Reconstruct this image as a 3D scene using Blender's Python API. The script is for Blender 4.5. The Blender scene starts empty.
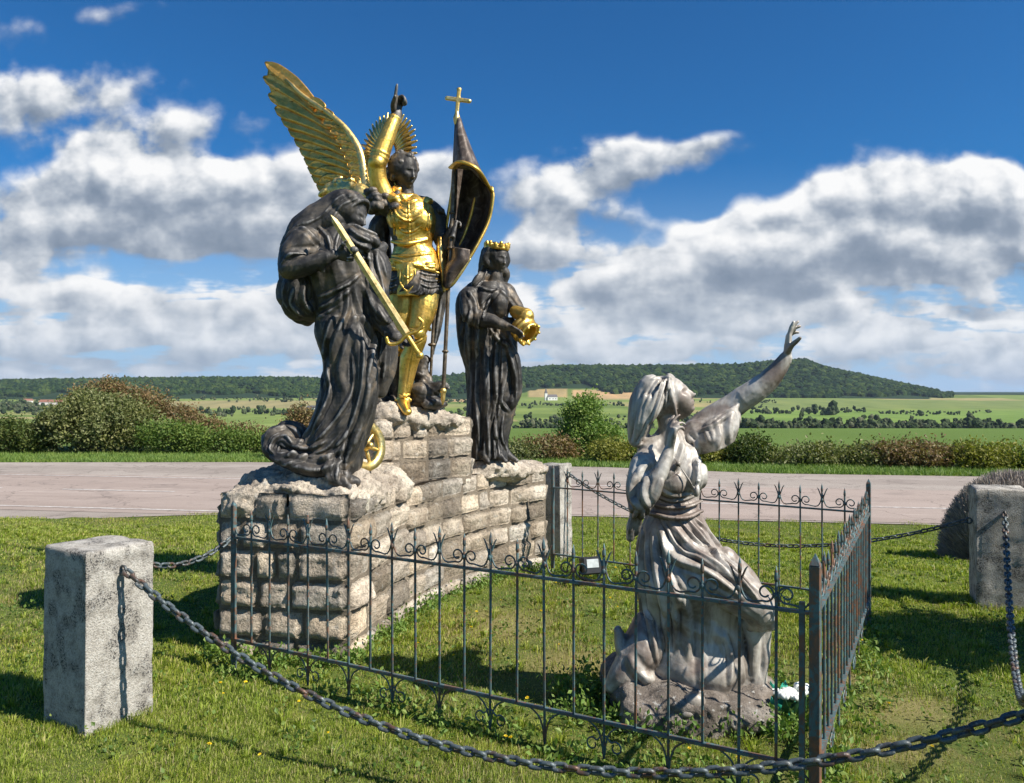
import bpy, math, random
import numpy as np
from mathutils import Vector, Matrix, Quaternion

R = math.radians
rng = np.random.default_rng(7)
random.seed(7)
scene = bpy.context.scene
COL = scene.collection
H = 1.6            # eye height of the photographer
F = 800.0          # focal length in pixels of a 1024 px wide frame

# ---------------------------------------------------------------- camera
cam_d = bpy.data.cameras.new('camera')
cam = bpy.data.objects.new('camera', cam_d)
COL.objects.link(cam)
cam.location = (0, 0, H)
cam.rotation_euler = (R(90), 0, 0)
cam_d.sensor_width = 36.0
cam_d.lens = 36.0 * F / 1024.0
cam_d.clip_start = 0.05
cam_d.clip_end = 60000
scene.camera = cam

# ---------------------------------------------------------------- light and exposure
SUN_EL = R(44)
SUN_DIR = Vector((0.90 * math.cos(SUN_EL), -0.435 * math.cos(SUN_EL), math.sin(SUN_EL))).normalized()
SUN_AZ = math.atan2(SUN_DIR.x, SUN_DIR.y)
sun_d = bpy.data.lights.new('sun', 'SUN')
sun_d.energy = 5.0
sun_d.angle = R(0.53)
sun_d.color = (1.0, 0.94, 0.84)
sun = bpy.data.objects.new('sun', sun_d)
COL.objects.link(sun)
sun.location = (20, -10, 22)
sun.rotation_mode = 'QUATERNION'
sun.rotation_quaternion = (-SUN_DIR).to_track_quat('-Z', 'Y')

vs = scene.view_settings
scene.display_settings.display_device = 'sRGB'
vs.view_transform = 'Standard'
vs.look = 'None'
vs.gamma = 1.0
vs.exposure = 0.72
vs.use_curve_mapping = False
scene.cycles.use_denoising = True
scene.cycles.max_bounces = 6
scene.cycles.diffuse_bounces = 3
scene.cycles.glossy_bounces = 3
scene.cycles.transparent_max_bounces = 6
scene.cycles.volume_bounces = 0

# ---------------------------------------------------------------- node helpers
class NT:
    def __init__(s, tree):
        s.t = tree; s.n = tree.nodes; s.l = tree.links
    def node(s, typ, **kw):
        n = s.n.new(typ)
        for k, v in kw.items():
            setattr(n, k, v)
        return n
    def put(s, sock, v):
        if v is None: return
        if isinstance(v, bpy.types.NodeSocket): s.l.new(v, sock)
        else: sock.default_value = v
    def math(s, op, a, b=None, c=None, clamp=False):
        n = s.node('ShaderNodeMath', operation=op, use_clamp=clamp)
        s.put(n.inputs[0], a); s.put(n.inputs[1], b); s.put(n.inputs[2], c)
        return n.outputs[0]
    def vmath(s, op, a, b=None, scale=None):
        n = s.node('ShaderNodeVectorMath', operation=op)
        s.put(n.inputs[0], a); s.put(n.inputs[1], b)
        if scale is not None: s.put(n.inputs[3], scale)
        return n.outputs[0] if op not in ('LENGTH', 'DOT_PRODUCT', 'DISTANCE') else n.outputs[1]
    def sep(s, v):
        n = s.node('ShaderNodeSeparateXYZ'); s.put(n.inputs[0], v); return n.outputs
    def comb(s, x, y, z):
        n = s.node('ShaderNodeCombineXYZ')
        s.put(n.inputs[0], x); s.put(n.inputs[1], y); s.put(n.inputs[2], z); return n.outputs[0]
    def mix(s, f, a, b, blend='MIX'):
        n = s.node('ShaderNodeMix', data_type='RGBA', blend_type=blend)
        s.put(n.inputs[0], f); s.put(n.inputs[6], a); s.put(n.inputs[7], b); return n.outputs[2]
    def mapr(s, v, a, b, c=0.0, d=1.0, smooth=True):
        n = s.node('ShaderNodeMapRange', interpolation_type='SMOOTHSTEP' if smooth else 'LINEAR')
        s.put(n.inputs[0], v)
        for i, q in enumerate((a, b, c, d)): s.put(n.inputs[i + 1], q)
        return n.outputs[0]
    def noise(s, vec, scale, detail=4, rough=0.55, dist=0.0, out=0):
        n = s.node('ShaderNodeTexNoise')
        s.put(n.inputs['Vector'], vec); s.put(n.inputs['Scale'], scale)
        s.put(n.inputs['Detail'], detail); s.put(n.inputs['Roughness'], rough); s.put(n.inputs['Distortion'], dist)
        return n.outputs[out]
    def voro(s, vec, scale, feature='F1', out='Distance', rand=1.0, detail=0.0):
        n = s.node('ShaderNodeTexVoronoi', feature=feature)
        s.put(n.inputs['Vector'], vec); s.put(n.inputs['Scale'], scale); s.put(n.inputs['Randomness'], rand)
        if 'Detail' in n.inputs: s.put(n.inputs['Detail'], detail)
        return n.outputs[out]
    def ramp(s, v, stops):
        n = s.node('ShaderNodeValToRGB')
        e = n.color_ramp.elements
        while len(e) < len(stops): e.new(0.5)
        for i, (p, c) in enumerate(stops):
            e[i].position = p; e[i].color = (c[0], c[1], c[2], 1)
        s.put(n.inputs[0], v); return n.outputs[0]

# ---------------------------------------------------------------- sky
world = bpy.data.worlds.new('World')
scene.world = world
world.use_nodes = True
world.node_tree.nodes.clear()

BANKS = [  # cumulus banks: centre and half size in sky tangents (given in 1/800), strength
    (925, 205, 100, 60, 1.35), (990, 190, 66, 42, 1.2), (840, 222, 66, 52, 1.3), (870, 262, 190, 34, 1.35), (1085, 225, 90, 62, 1.3),
    (762, 250, 62, 54, 1.25), (700, 258, 46, 54, 1.15), (700, 288, 150, 30, 1.3), (625, 262, 60, 28, .85), (800, 268, 170, 30, 1.3),
    (604, 290, 30, 22, 1.2), (548, 250, 62, 32, 1.1), (780, 308, 190, 24, 1.05), (650, 330, 130, 24, 1.15), (545, 330, 90, 26, 1.1),
    (625, 158, 90, 34, .95), (560, 192, 80, 40, .9), (690, 145, 60, 16, .6), (702, 138, 34, 9, .45), (600, 222, 90, 18, .6), (670, 195, 40, 12, .35),
    (85, 88, 110, 34, .74), (10, 95, 80, 44, .70), (122, 8, 38, 13, .6), (130, 160, 130, 46, .80), (80, 200, 140, 44, .95), (225, 198, 125, 48, 1.15),
    (290, 182, 80, 46, .95), (225, 236, 140, 30, 1.15), (30, 245, 120, 34, .9), (425, 180, 46, 38, 1.1), (400, 222, 100, 24, .75), (330, 238, 90, 24, .95),
    (20, 295, 140, 32, .92), (170, 300, 150, 26, .95), (310, 292, 110, 20, .85), (100, 340, 220, 26, 1.0), (290, 338, 150, 22, 1.0), (450, 325, 90, 26, .8),
    (910, 330, 60, 18, 1.0), (965, 300, 70, 20, .7), (1010, 345, 90, 20, 1.0), (960, 368, 130, 16, .9), (850, 345, 90, 18, 1.0), (560, 358, 120, 14, .95),
    (700, 350, 150, 14, 1.0), (170, 25, 40, 10, .3), (5, 30, 40, 22, .5), (380, 300, 120, 20, .8), (200, 70, 26, 12, .4), (190, 120, 90, 16, .5), (470, 368, 200, 8, .8), (240, 320, 200, 30, .7), (60, 320, 160, 34, .7), (590, 300, 120, 30, .7), (350, 260, 120, 26, .75), (110, 130, 150, 30, .6),
]
def build_world():
    T = NT(world.node_tree)
    sky = T.node('ShaderNodeTexSky', sky_type='NISHITA', sun_disc=False)
    sky.sun_elevation = SUN_EL
    sky.sun_rotation = SUN_AZ
    sky.altitude = 300
    sky.air_density = 1.0; sky.dust_density = 0.6; sky.ozone_density = 2.2
    D = T.node('ShaderNodeTexCoord').outputs['Generated']
    x, y, z = T.sep(D)
    # azimuth and elevation tangents, valid round the whole horizon
    ya = T.math('MAXIMUM', T.math('ABSOLUTE', y), 0.12)
    behind = T.math('MULTIPLY', T.math('LESS_THAN', y, 0.0), 3.0)
    u = T.math('ADD', T.math('DIVIDE', x, ya), behind)
    v = T.math('DIVIDE', z, ya)
    P = T.comb(u, v, 0.0)
    def vma(a, b, c, op='MULTIPLY_ADD'):
        n = T.node('ShaderNodeVectorMath', operation=op)
        T.put(n.inputs[0], a); T.put(n.inputs[1], b)
        if c is not None: T.put(n.inputs[2], c)
        return n.outputs[0]
    warp = T.vmath('SUBTRACT', T.noise(P, 8.0, 2, 0.5, out=1), (0.5, 0.5, 0.5))
    P1 = vma(warp, (.07, .045, 0), P)
    ux, vx, _ = T.sep(P1)
    U3 = T.comb(ux, ux, ux); V3 = T.comb(vx, vx, vx)
    acc = None; ver = None
    bk = BANKS + [(5000, 0, 1, 1, 0)] * ((-len(BANKS)) % 3)
    for i in range(0, len(bk), 3):
        b3 = bk[i:i + 3]
        sx = tuple(F / (q[2] * 1.22) for q in b3); ox = tuple(-((q[0] - 512) / F) * s_ for q, s_ in zip(b3, sx))
        sy = tuple(F / (q[3] * 1.22) for q in b3); oy = tuple(-((391.5 - q[1]) / F) * s_ for q, s_ in zip(b3, sy))
        X = vma(U3, sx, ox); Y = vma(V3, sy, oy)
        r2 = vma(Y, Y, T.vmath('MULTIPLY', X, X))
        m = vma(r2, tuple(-q[4] for q in b3), tuple(q[4] for q in b3))
        m = T.vmath('MAXIMUM', m, (0, 0, 0))
        d = T.vmath('DOT_PRODUCT', m, m); h = T.vmath('DOT_PRODUCT', m, Y)
        acc = d if acc is None else T.math('ADD', acc, d)
        ver = h if ver is None else T.math('ADD', ver, h)
    acc = T.math('SQRT', acc)
    ver = T.math('DIVIDE', ver, T.math('MAXIMUM', acc, .3))        # where in its bank: -1 base .. +1 top
    # low broken layer near the horizon
    ln = T.noise(T.vmath('MULTIPLY', P, (8.0, 30.0, 1.0)), 1.0, 4, 0.6)
    lw = T.mapr(v, 0.25, 0.10)
    st_ = T.noise(T.vmath('MULTIPLY', P, (3.2, 17.0, 1.0)), 1.0, 4, 0.62)
    acc = T.math('SUBTRACT', acc, T.math('MULTIPLY', T.mapr(st_, .45, .62, 0, .65), T.mapr(v, .19, .11, 0, .9)))
    acc = T.math('MAXIMUM', acc, T.math('MULTIPLY', T.mapr(ln, 0.26, 0.56, 0, 0.80), lw))
    def relief(p, det):
        n1 = T.noise(T.vmath('MULTIPLY', p, (1.0, 1.35, 1.0)), 10.0, det, 0.60)
        w = vma(T.noise(p, 20.0, 2, .6, out=1), (.05, .05, 0), p)
        v1 = T.voro(w, 15.0, 'SMOOTH_F1' if False else 'F1', detail=1.5)
        return T.math('ADD', T.math('MULTIPLY_ADD', n1, 1.5, -.75), T.math('MULTIPLY_ADD', v1, -.70, .30))
    r0 = relief(P, 7)
    r1 = relief(T.vmath('ADD', P, (0.010, 0.022, 0.0)), 4)
    near = T.mapr(acc, 0.0, 0.2)
    d0 = T.math('MULTIPLY_ADD', r0, near, acc)
    hard = T.mapr(acc, .35, 1.0, 1.1, .30)
    cover = T.mapr(d0, 0.02, hard)
    cover = T.math('MULTIPLY', cover, T.mapr(v, -0.01, 0.012))
    emb = T.math('SUBTRACT', r0, r1)
    # billows are lit from above right; bases and thick middles are grey
    lit = T.math('MULTIPLY_ADD', emb, T.mapr(v, .30, .08, .95, .55), .55)
    lit = T.math('MULTIPLY_ADD', ver, T.mapr(v, .08, .20, .30, .62), lit)
    lit = T.math('ADD', lit, T.mapr(v, .20, .06, 0, .14))
    lit = T.math('SUBTRACT', lit, T.math('MULTIPLY', T.mapr(acc, .9, 2.2), .20))
    ccol = T.ramp(lit, [(0.0, (0.22, 0.28, 0.37)), (0.30, (0.31, 0.37, 0.46)), (0.55, (0.52, 0.57, 0.64)), (0.80, (0.83, 0.85, 0.88)), (1.0, (1.0, 1.0, 1.0))])
    ccol = T.mix(T.mapr(v, 0.14, 0.0, 0.0, 0.45), ccol, (0.50, 0.60, 0.73, 1))
    skyc = T.vmath('MULTIPLY', sky.outputs[0], (0.125, 0.475, 0.79))
    skyc = T.mix(T.mapr(v, 0.30, 0.0, 0.0, 0.9), skyc, (3.0, 4.3, 5.9, 1))
    gain = T.vmath('SCALE', ccol, scale=7.0)
    col = T.mix(cover, skyc, gain)
    bg = T.node('ShaderNodeBackground')
    T.put(bg.inputs[0], col); bg.inputs[1].default_value = 0.085
    out = T.node('ShaderNodeOutputWorld')
    T.l.new(bg.outputs[0], out.inputs[0])
build_world()
world.cycles.sampling_method = 'MANUAL'
world.cycles.sample_map_resolution = 512
# ---------------------------------------------------------------- object helpers
def wloc(o):
    v = Vector((0, 0, 0))
    while o is not None:
        v += o.location; o = o.parent
    return v

def tag(o, label=None, category=None, group=None, kind=None):
    if label: o['label'] = label
    if category: o['category'] = category
    if group: o['group'] = group
    if kind: o['kind'] = kind
    return o

def empty(name, loc, label=None, category=None, group=None):
    o = bpy.data.objects.new(name, None)
    o.empty_display_size = 0.1
    o.location = loc
    COL.objects.link(o)
    return tag(o, label, category, group)

def mesh_np(name, V, polys, mat=None, smooth=True):
    """polys: list of int arrays, each (n, k)"""
    me = bpy.data.meshes.new(name)
    V = np.asarray(V, dtype=np.float32)
    me.vertices.add(len(V)); me.vertices.foreach_set('co', V.ravel())
    polys = [np.asarray(p, dtype=np.int32) for p in polys if len(p)]
    loops = np.concatenate([p.ravel() for p in polys])
    tot = np.concatenate([np.full(len(p), p.shape[1], dtype=np.int32) for p in polys])
    start = np.concatenate([[0], np.cumsum(tot)[:-1]]).astype(np.int32)
    me.loops.add(len(loops)); me.loops.foreach_set('vertex_index', loops)
    me.polygons.add(len(tot)); me.polygons.foreach_set('loop_start', start)
    me.polygons.foreach_set('loop_total', tot)
    me.polygons.foreach_set('use_smooth', np.full(len(tot), smooth))
    me.update(calc_edges=True); me.validate()
    if mat: me.materials.append(mat)
    return me

def obj(name, me, parent=None, loc=None):
    o = bpy.data.objects.new(name, me)
    COL.objects.link(o)
    if parent is not None: o.parent = parent
    if loc is not None: o.location = loc
    return o

def part(name, M, mat, parent=None, smooth=True, base=None):
    """M = (V, [polys]) in world coordinates; placed under parent (or at base when top level)"""
    V, P = M
    off = wloc(parent) if parent is not None else Vector(base if base is not None else (0, 0, 0))
    me = mesh_np(name, np.asarray(V) - np.array(off), P, mat, smooth)
    return obj(name, me, parent, None if parent is not None else off)

def join(*Ms):
    Vs, out, o = [], {}, 0
    for V, P in Ms:
        V = np.asarray(V, dtype=float)
        for p in P:
            p = np.asarray(p)
            if len(p): out.setdefault(p.shape[1], []).append(p + o)
        Vs.append(V); o += len(V)
    return np.concatenate(Vs), [np.concatenate(v) for v in out.values()]

def xf(M, mat4):
    V, P = M
    m = np.array(mat4)
    return np.asarray(V) @ m[:3, :3].T + m[:3, 3], P

# ---------------------------------------------------------------- shapes
def catmull(pts, n):
    p = np.asarray(pts, dtype=float)
    if len(p) == 2:
        t = np.linspace(0, 1, n)[:, None]
        return p[0] * (1 - t) + p[1] * t
    q = np.vstack([2 * p[0] - p[1], p, 2 * p[-1] - p[-2]])
    seg = len(p) - 1
    out = []
    for t in np.linspace(0, seg, n):
        i = min(int(t), seg - 1); f = t - i
        a, b, c, d = q[i], q[i + 1], q[i + 2], q[i + 3]
        out.append(0.5 * ((2 * b) + (-a + c) * f + (2 * a - 5 * b + 4 * c - d) * f * f + (-a + 3 * b - 3 * c + d) * f ** 3))
    return np.array(out)

def limb(pts, rad, sides=14, n=None, flat=1.0, up=(0, 0, 1), caps=True, twist=0.0):
    """swept tube through pts with radii; flat scales the cross-section along the binormal"""
    pts = np.asarray(pts, dtype=float)
    rad = np.atleast_1d(np.asarray(rad, dtype=float))
    if len(rad) == 1: rad = np.full(len(pts), rad[0])
    n = n or max(6, 7 * (len(pts) - 1))
    C = catmull(pts, n)
    rr = np.interp(np.linspace(0, 1, n), np.linspace(0, 1, len(rad)), rad)
    Tn = np.gradient(C, axis=0); Tn /= np.linalg.norm(Tn, axis=1)[:, None] + 1e-9
    u = np.array(up, dtype=float)
    if abs(np.dot(u / np.linalg.norm(u), Tn[0])) > 0.95: u = np.array([1.0, 0.2, 0])
    X = np.cross(Tn[0], u); X /= np.linalg.norm(X)
    rings = []
    a = np.linspace(0, 2 * np.pi, sides, endpoint=False)
    if caps:   # rounded ends
        C0 = [C[0] - Tn[0] * rr[0] * k for k in (0.85, 0.5)]; R0 = [rr[0] * 0.45, rr[0] * 0.85]
        C1 = [C[-1] + Tn[-1] * rr[-1] * k for k in (0.5, 0.85)]; R1 = [rr[-1] * 0.85, rr[-1] * 0.45]
        C = np.vstack([C0, C, C1]); rr = np.concatenate([R0, rr, R1])
        Tn = np.vstack([Tn[0], Tn[0], Tn, Tn[-1], Tn[-1]])
    for i in range(len(C)):
        X = X - Tn[i] * np.dot(X, Tn[i]); X /= np.linalg.norm(X) + 1e-9
        Y = np.cross(Tn[i], X)
        aa = a + twist * i / len(C)
        rings.append(C[i] + rr[i] * (np.cos(aa)[:, None] * X + flat * np.sin(aa)[:, None] * Y))
    return tube_mesh(np.array(rings), True)

def tube_mesh(rings, closed_ends=True):
    m, k = rings.shape[:2]
    V = rings.reshape(-1, 3)
    i = np.arange(m - 1)[:, None] * k; j = np.arange(k)[None, :]; j2 = (j + 1) % k
    q = np.stack([i + j, i + j2, i + k + j2, i + k + j], -1).reshape(-1, 4)
    P = [q]
    if closed_ends:
        V = np.vstack([V, rings[0].mean(0), rings[-1].mean(0)])
        c0, c1 = m * k, m * k + 1
        jj = np.arange(k); j3 = (jj + 1) % k
        P.append(np.stack([np.full(k, c0), j3, jj], -1))
        P.append(np.stack([np.full(k, c1), (m - 1) * k + jj, (m - 1) * k + j3], -1))
    return V, P

def ell(c, r, rot=None, n=20):
    """ellipsoid; rot = euler in degrees"""
    th = np.linspace(0.08, np.pi - 0.08, n // 2 + 2)
    a = np.linspace(0, 2 * np.pi, n, endpoint=False)
    if np.isscalar(r): r = (r, r, r)
    rings = np.stack([np.stack([np.sin(t) * np.cos(a) * r[0], np.sin(t) * np.sin(a) * r[1], np.full(n, np.cos(t) * r[2])], -1) for t in th])
    M = tube_mesh(rings[::-1])
    m = Matrix.Identity(4)
    if rot is not None:
        from mathutils import Euler
        m = Euler([R(v) for v in rot]).to_matrix().to_4x4()
    m.translation = Vector(c)
    return xf(M, m)

def box(c, s, rotz=0.0, bevel=0.0):
    x, y, z = s[0] / 2, s[1] / 2, s[2] / 2
    b = min(bevel, x * .9, y * .9, z * .9)
    if b <= 0:
        V = np.array([[sx * x, sy * y, sz * z] for sz in (-1, 1) for sy in (-1, 1) for sx in (-1, 1)])
        P = [np.array([[0, 2, 3, 1], [4, 5, 7, 6], [0, 1, 5, 4], [2, 6, 7, 3], [0, 4, 6, 2], [1, 3, 7, 5]])]
        M = (V, P)
    else:
        def ring(xx, yy, zz, bb):
            return [[xx - bb, -yy, zz], [xx, -yy + bb, zz], [xx, yy - bb, zz], [xx - bb, yy, zz], [-xx + bb, yy, zz], [-xx, yy - bb, zz], [-xx, -yy + bb, zz], [-xx + bb, -yy, zz]]
        M = tube_mesh(np.array([ring(x - b, y - b, -z, b * .6), ring(x, y, -z + b, b), ring(x, y, z - b, b), ring(x - b, y - b, z, b * .6)]))
    m = Matrix.Rotation(rotz, 4, 'Z'); m.translation = Vector(c)
    return xf(M, m)

def bar(p, q, w, h=None, up=(0, 0, 1)):
    """square bar from p to q"""
    p, q = np.array(p, float), np.array(q, float)
    h = h or w
    t = q - p; t /= np.linalg.norm(t)
    u = np.array(up, float)
    if abs(np.dot(u, t)) > .95: u = np.array([0, 1.0, 0])
    x = np.cross(t, u); x /= np.linalg.norm(x); y = np.cross(x, t)
    r = [[a * w / 2, b * h / 2] for a, b in ((-1, -1), (1, -1), (1, 1), (-1, 1))]
    return tube_mesh(np.array([[c + a * x + b * y for a, b in r] for c in (p, q)]))

def grid_mesh(G, closed_u=False):
    m, k = G.shape[:2]
    V = G.reshape(-1, 3)
    i = np.arange(m - 1)[:, None] * k; j = np.arange(k - 1)[None, :]
    return V, [np.stack([i + j, i + j + 1, i + k + j + 1, i + k + j], -1).reshape(-1, 4)]

def sheet(G, th):
    """thick sheet from a grid of points (m, k, 3)"""
    G = np.asarray(G, float)
    du = np.gradient(G, axis=0); dv = np.gradient(G, axis=1)
    N = np.cross(du, dv); N /= np.linalg.norm(N, axis=2)[..., None] + 1e-9
    A, B = G + N * th / 2, G - N * th / 2
    m, k = G.shape[:2]
    loop = np.concatenate([A, B[:, ::-1]], axis=1)     # (m, 2k, 3) closed section
    return tube_mesh(loop)

def bilinear(P, m, k):
    """resample a coarse net of control points (a, b, 3) to (m, k, 3) with Catmull-Rom"""
    P = np.asarray(P, float)
    rows = np.array([catmull(r, k) for r in P])
    return np.stack([catmull(rows[:, j], m) for j in range(k)], axis=1)

def fbm3(p, seed=0, octaves=4, scale=1.0):
    """cheap smooth pseudo noise on points (n, 3), range about -1..1"""
    r = np.random.default_rng(seed)
    out = np.zeros(len(p)); amp = 1.0; fr = scale; tot = 0
    for o in range(octaves):
        for _ in range(3):
            k = r.normal(size=3); k /= np.linalg.norm(k)
            k2 = r.normal(size=3); k2 /= np.linalg.norm(k2)
            out += amp * np.sin(p @ k * fr * 6.28 + r.uniform(0, 6.28) + 1.7 * np.sin(p @ k2 * fr * 4.1 + r.uniform(0, 6.28))) / 3
        tot += amp; amp *= .5; fr *= 2.03
    return out / tot * 1.6

def remesh(name, Ms, voxel, mat, parent, smooth=2, push=None, base=None):
    """fuse overlapping closed shapes into ONE continuous surface"""
    V, P = join(*Ms)
    off = wloc(parent) if parent is not None else Vector(base)
    me = mesh_np(name, np.asarray(V) - np.array(off), P, None, True)
    tmp = bpy.data.objects.new('tmp', me); COL.objects.link(tmp)
    m = tmp.modifiers.new('r', 'REMESH'); m.mode = 'VOXEL'; m.voxel_size = voxel; m.use_smooth_shade = True
    if smooth:
        s = tmp.modifiers.new('s', 'SMOOTH'); s.factor = .5; s.iterations = smooth
    dg = bpy.context.evaluated_depsgraph_get()
    me2 = bpy.data.meshes.new_from_object(tmp.evaluated_get(dg), depsgraph=dg)
    bpy.data.objects.remove(tmp); bpy.data.meshes.remove(me)
    me2.name = name
    if push is not None:
        n = len(me2.vertices)
        co = np.empty(n * 3, np.float32); me2.vertices.foreach_get('co', co); co = co.reshape(-1, 3)
        no = np.empty(n * 3, np.float32); me2.vertices.foreach_get('normal', no); no = no.reshape(-1, 3)
        co = co + no * push(co + np.array(off), no)[:, None]
        me2.vertices.foreach_set('co', co.astype(np.float32).ravel()); me2.update()
    me2.materials.clear()
    me2.materials.append(mat)
    me2.polygons.foreach_set('use_smooth', np.ones(len(me2.polygons), dtype=bool))
    return obj(name, me2, parent, None if parent is not None else off)

# ---------------------------------------------------------------- materials
def new_mat(name):
    m = bpy.data.materials.new(name); m.use_nodes = True
    m.node_tree.nodes.clear()
    T = NT(m.node_tree)
    b = T.node('ShaderNodeBsdfPrincipled'); o = T.node('ShaderNodeOutputMaterial')
    T.l.new(b.outputs[0], o.inputs[0])
    return m, T, b

def bump(T, b, h, strength=.4, dist=.01):
    n = T.node('ShaderNodeBump'); n.inputs['Strength'].default_value = strength; n.inputs['Distance'].default_value = dist
    T.put(n.inputs['Height'], h); T.l.new(n.outputs[0], b.inputs['Normal']); return n

def obj_co(T): return T.node('ShaderNodeTexCoord').outputs['Object']
def geo(T, k='Position'): return T.node('ShaderNodeNewGeometry').outputs[k]

def mat_bronze():
    m, T, b = new_mat('dark_bronze')
    p = geo(T)
    n = T.noise(p, 7, 6, .6, .6); n2 = T.noise(T.vmath('MULTIPLY', p, (1, 1, .3)), 28, 5, .6)
    pt = geo(T, 'Pointiness')
    c = T.ramp(n, [(.32, (.016, .015, .014)), (.48, (.046, .043, .040)), (.60, (.10, .085, .068)), (.70, (.20, .145, .095))])
    wear = T.math('MULTIPLY', T.mapr(pt, .51, .56), T.mapr(n2, .35, .65))
    c = T.mix(wear, c, (.26, .25, .24, 1))
    T.put(b.inputs['Base Color'], c)
    b.inputs['Metallic'].default_value = .35
    T.put(b.inputs['Roughness'], T.mapr(n2, .3, .7, .48, .70))
    bump(T, b, n2, .35, .008)
    return m

def mat_gold(name='gilding', base=(.86, .55, .12), cav=.8):
    m, T, b = new_mat(name)
    p = geo(T)
    n = T.noise(p, 14, 6, .65, .5); n2 = T.noise(p, 60, 4, .6)
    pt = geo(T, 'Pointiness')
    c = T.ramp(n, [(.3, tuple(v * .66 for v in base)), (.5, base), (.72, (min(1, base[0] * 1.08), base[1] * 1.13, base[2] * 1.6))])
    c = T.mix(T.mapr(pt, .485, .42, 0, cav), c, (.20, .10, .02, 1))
    c = T.mix(T.mapr(n2, .62, .72, 0, .7), c, (.25, .12, .03, 1))
    c = T.mix(T.mapr(T.noise(p, 5, 6, .7), .50, .68, 0, .55), c, (.42, .27, .07, 1))
    T.put(b.inputs['Base Color'], c)
    b.inputs['Metallic'].default_value = .95
    T.put(b.inputs['Roughness'], T.math('ADD', T.mapr(n2, .3, .7, .30, .50), T.mapr(T.noise(p, 5, 6, .7), .45, .68, 0, .18)))
    bump(T, b, T.math('ADD', n2, T.noise(p, 25, 3)), .3, .006)
    return m

def mat_blade():
    m, T, b = new_mat('gilt_blade')
    n = T.noise(geo(T), 30, 5, .6)
    T.put(b.inputs['Base Color'], T.ramp(n, [(.3, (.38, .27, .10)), (.5, (.72, .54, .24)), (.7, (.80, .66, .36))]))
    b.inputs['Metallic'].default_value = .7; b.inputs['Roughness'].default_value = .48
    bump(T, b, n, .2, .004)
    return m

def mat_silver():
    """weathered pale grey bronze with brown and dark run marks, darker on undersides"""
    m, T, b = new_mat('weathered_pale_bronze')
    p = geo(T)
    st = T.noise(T.vmath('MULTIPLY', p, (1, 1, .5)), 6, 8, .66, .7)
    n = T.noise(p, 5, 6, .6, .4)
    fine = T.noise(p, 60, 4, .6)
    c = T.ramp(st, [(.32, (.13, .105, .088)), (.43, (.27, .24, .205)), (.54, (.42, .39, .345)), (.68, (.60, .575, .525))])
    brown = T.mapr(T.math('ADD', T.math('MULTIPLY', n, .5), T.math('MULTIPLY', T.noise(p, 2.6, 4, .6), .5)), .48, .60, 0, .75)
    c = T.mix(brown, c, T.mix(fine, (.10, .066, .050, 1), (.20, .14, .11, 1)))
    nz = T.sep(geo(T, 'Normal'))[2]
    under_dark = T.math('MULTIPLY', T.mapr(nz, .05, -.6, 0, .8), T.mapr(st, .35, .6, 1, .4))  # colour goes darker on faces that point downward
    c = T.mix(under_dark, c, (.035, .028, .024, 1))
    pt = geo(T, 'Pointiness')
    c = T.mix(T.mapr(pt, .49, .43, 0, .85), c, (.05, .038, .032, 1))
    T.put(b.inputs['Base Color'], c)
    b.inputs['Metallic'].default_value = .12
    T.put(b.inputs['Roughness'], T.mapr(fine, .3, .7, .42, .62))
    bump(T, b, fine, .22, .005)
    return m

def mat_stone(name, stops, scale=6, bumpd=.012, attr=None, lichen=.5, dark=.55, lt=0.0):
    m, T, b = new_mat(name)
    p = geo(T)
    n = T.noise(p, scale, 8, .65, .3); n2 = T.noise(p, scale * 9, 6, .65); n3 = T.noise(p, scale * .55, 5, .6)
    c = T.ramp(n, stops)
    n4 = T.noise(p, scale * 26, 4, .7)
    c = T.mix(T.mapr(n2, .36, .56, .5, 0), c, (.12, .10, .08, 1))
    c = T.mix(T.mapr(n4, .34, .47, .5, 0), c, (.08, .07, .055, 1))
    if attr:
        a = T.node('ShaderNodeAttribute', attribute_name=attr).outputs['Color']
        c = T.mix(1.0, c, a, 'MULTIPLY')
    sp = T.math('MULTIPLY', T.mapr(n2, .48 - lt, .57 - lt), T.mapr(n3, .50 - lt, .60 - lt))
    c = T.mix(T.math('MULTIPLY', sp, dark), c, (.05, .047, .045, 1))
    li = T.math('MULTIPLY', T.mapr(T.noise(p, scale * 4, 5, .6), .60, .66), lichen)
    c = T.mix(li, c, (.52, .52, .49, 1))
    T.put(b.inputs['Base Color'], c)
    b.inputs['Roughness'].default_value = .93
    b.inputs['Specular IOR Level'].default_value = .25
    bump(T, b, T.math('ADD', T.math('MULTIPLY_ADD', n, .9, T.math('MULTIPLY', n4, .35)), n2), .95, bumpd)
    return m

def mat_iron():
    m, T, b = new_mat('painted_wrought_iron')
    p = geo(T)
    n = T.noise(p, 5, 5, .6, 1.0); n2 = T.noise(p, 45, 5, .65)
    c = T.ramp(n, [(.34, (.085, .078, .068)), (.42, (.07, .10, .105)), (.53, (.09, .165, .175)), (.59, (.11, .088, .072)), (.68, (.24, .11, .06))])
    c = T.mix(T.mapr(n2, .52, .60, 0, .85), c, (.19, .09, .05, 1))
    c = T.mix(T.mapr(n2, .38, .30, 0, .6), c, (.19, .19, .17, 1))
    T.put(b.inputs['Base Color'], c)
    b.inputs['Roughness'].default_value = .55; b.inputs['Metallic'].default_value = .2
    bump(T, b, n2, .4, .003)
    return m

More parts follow.
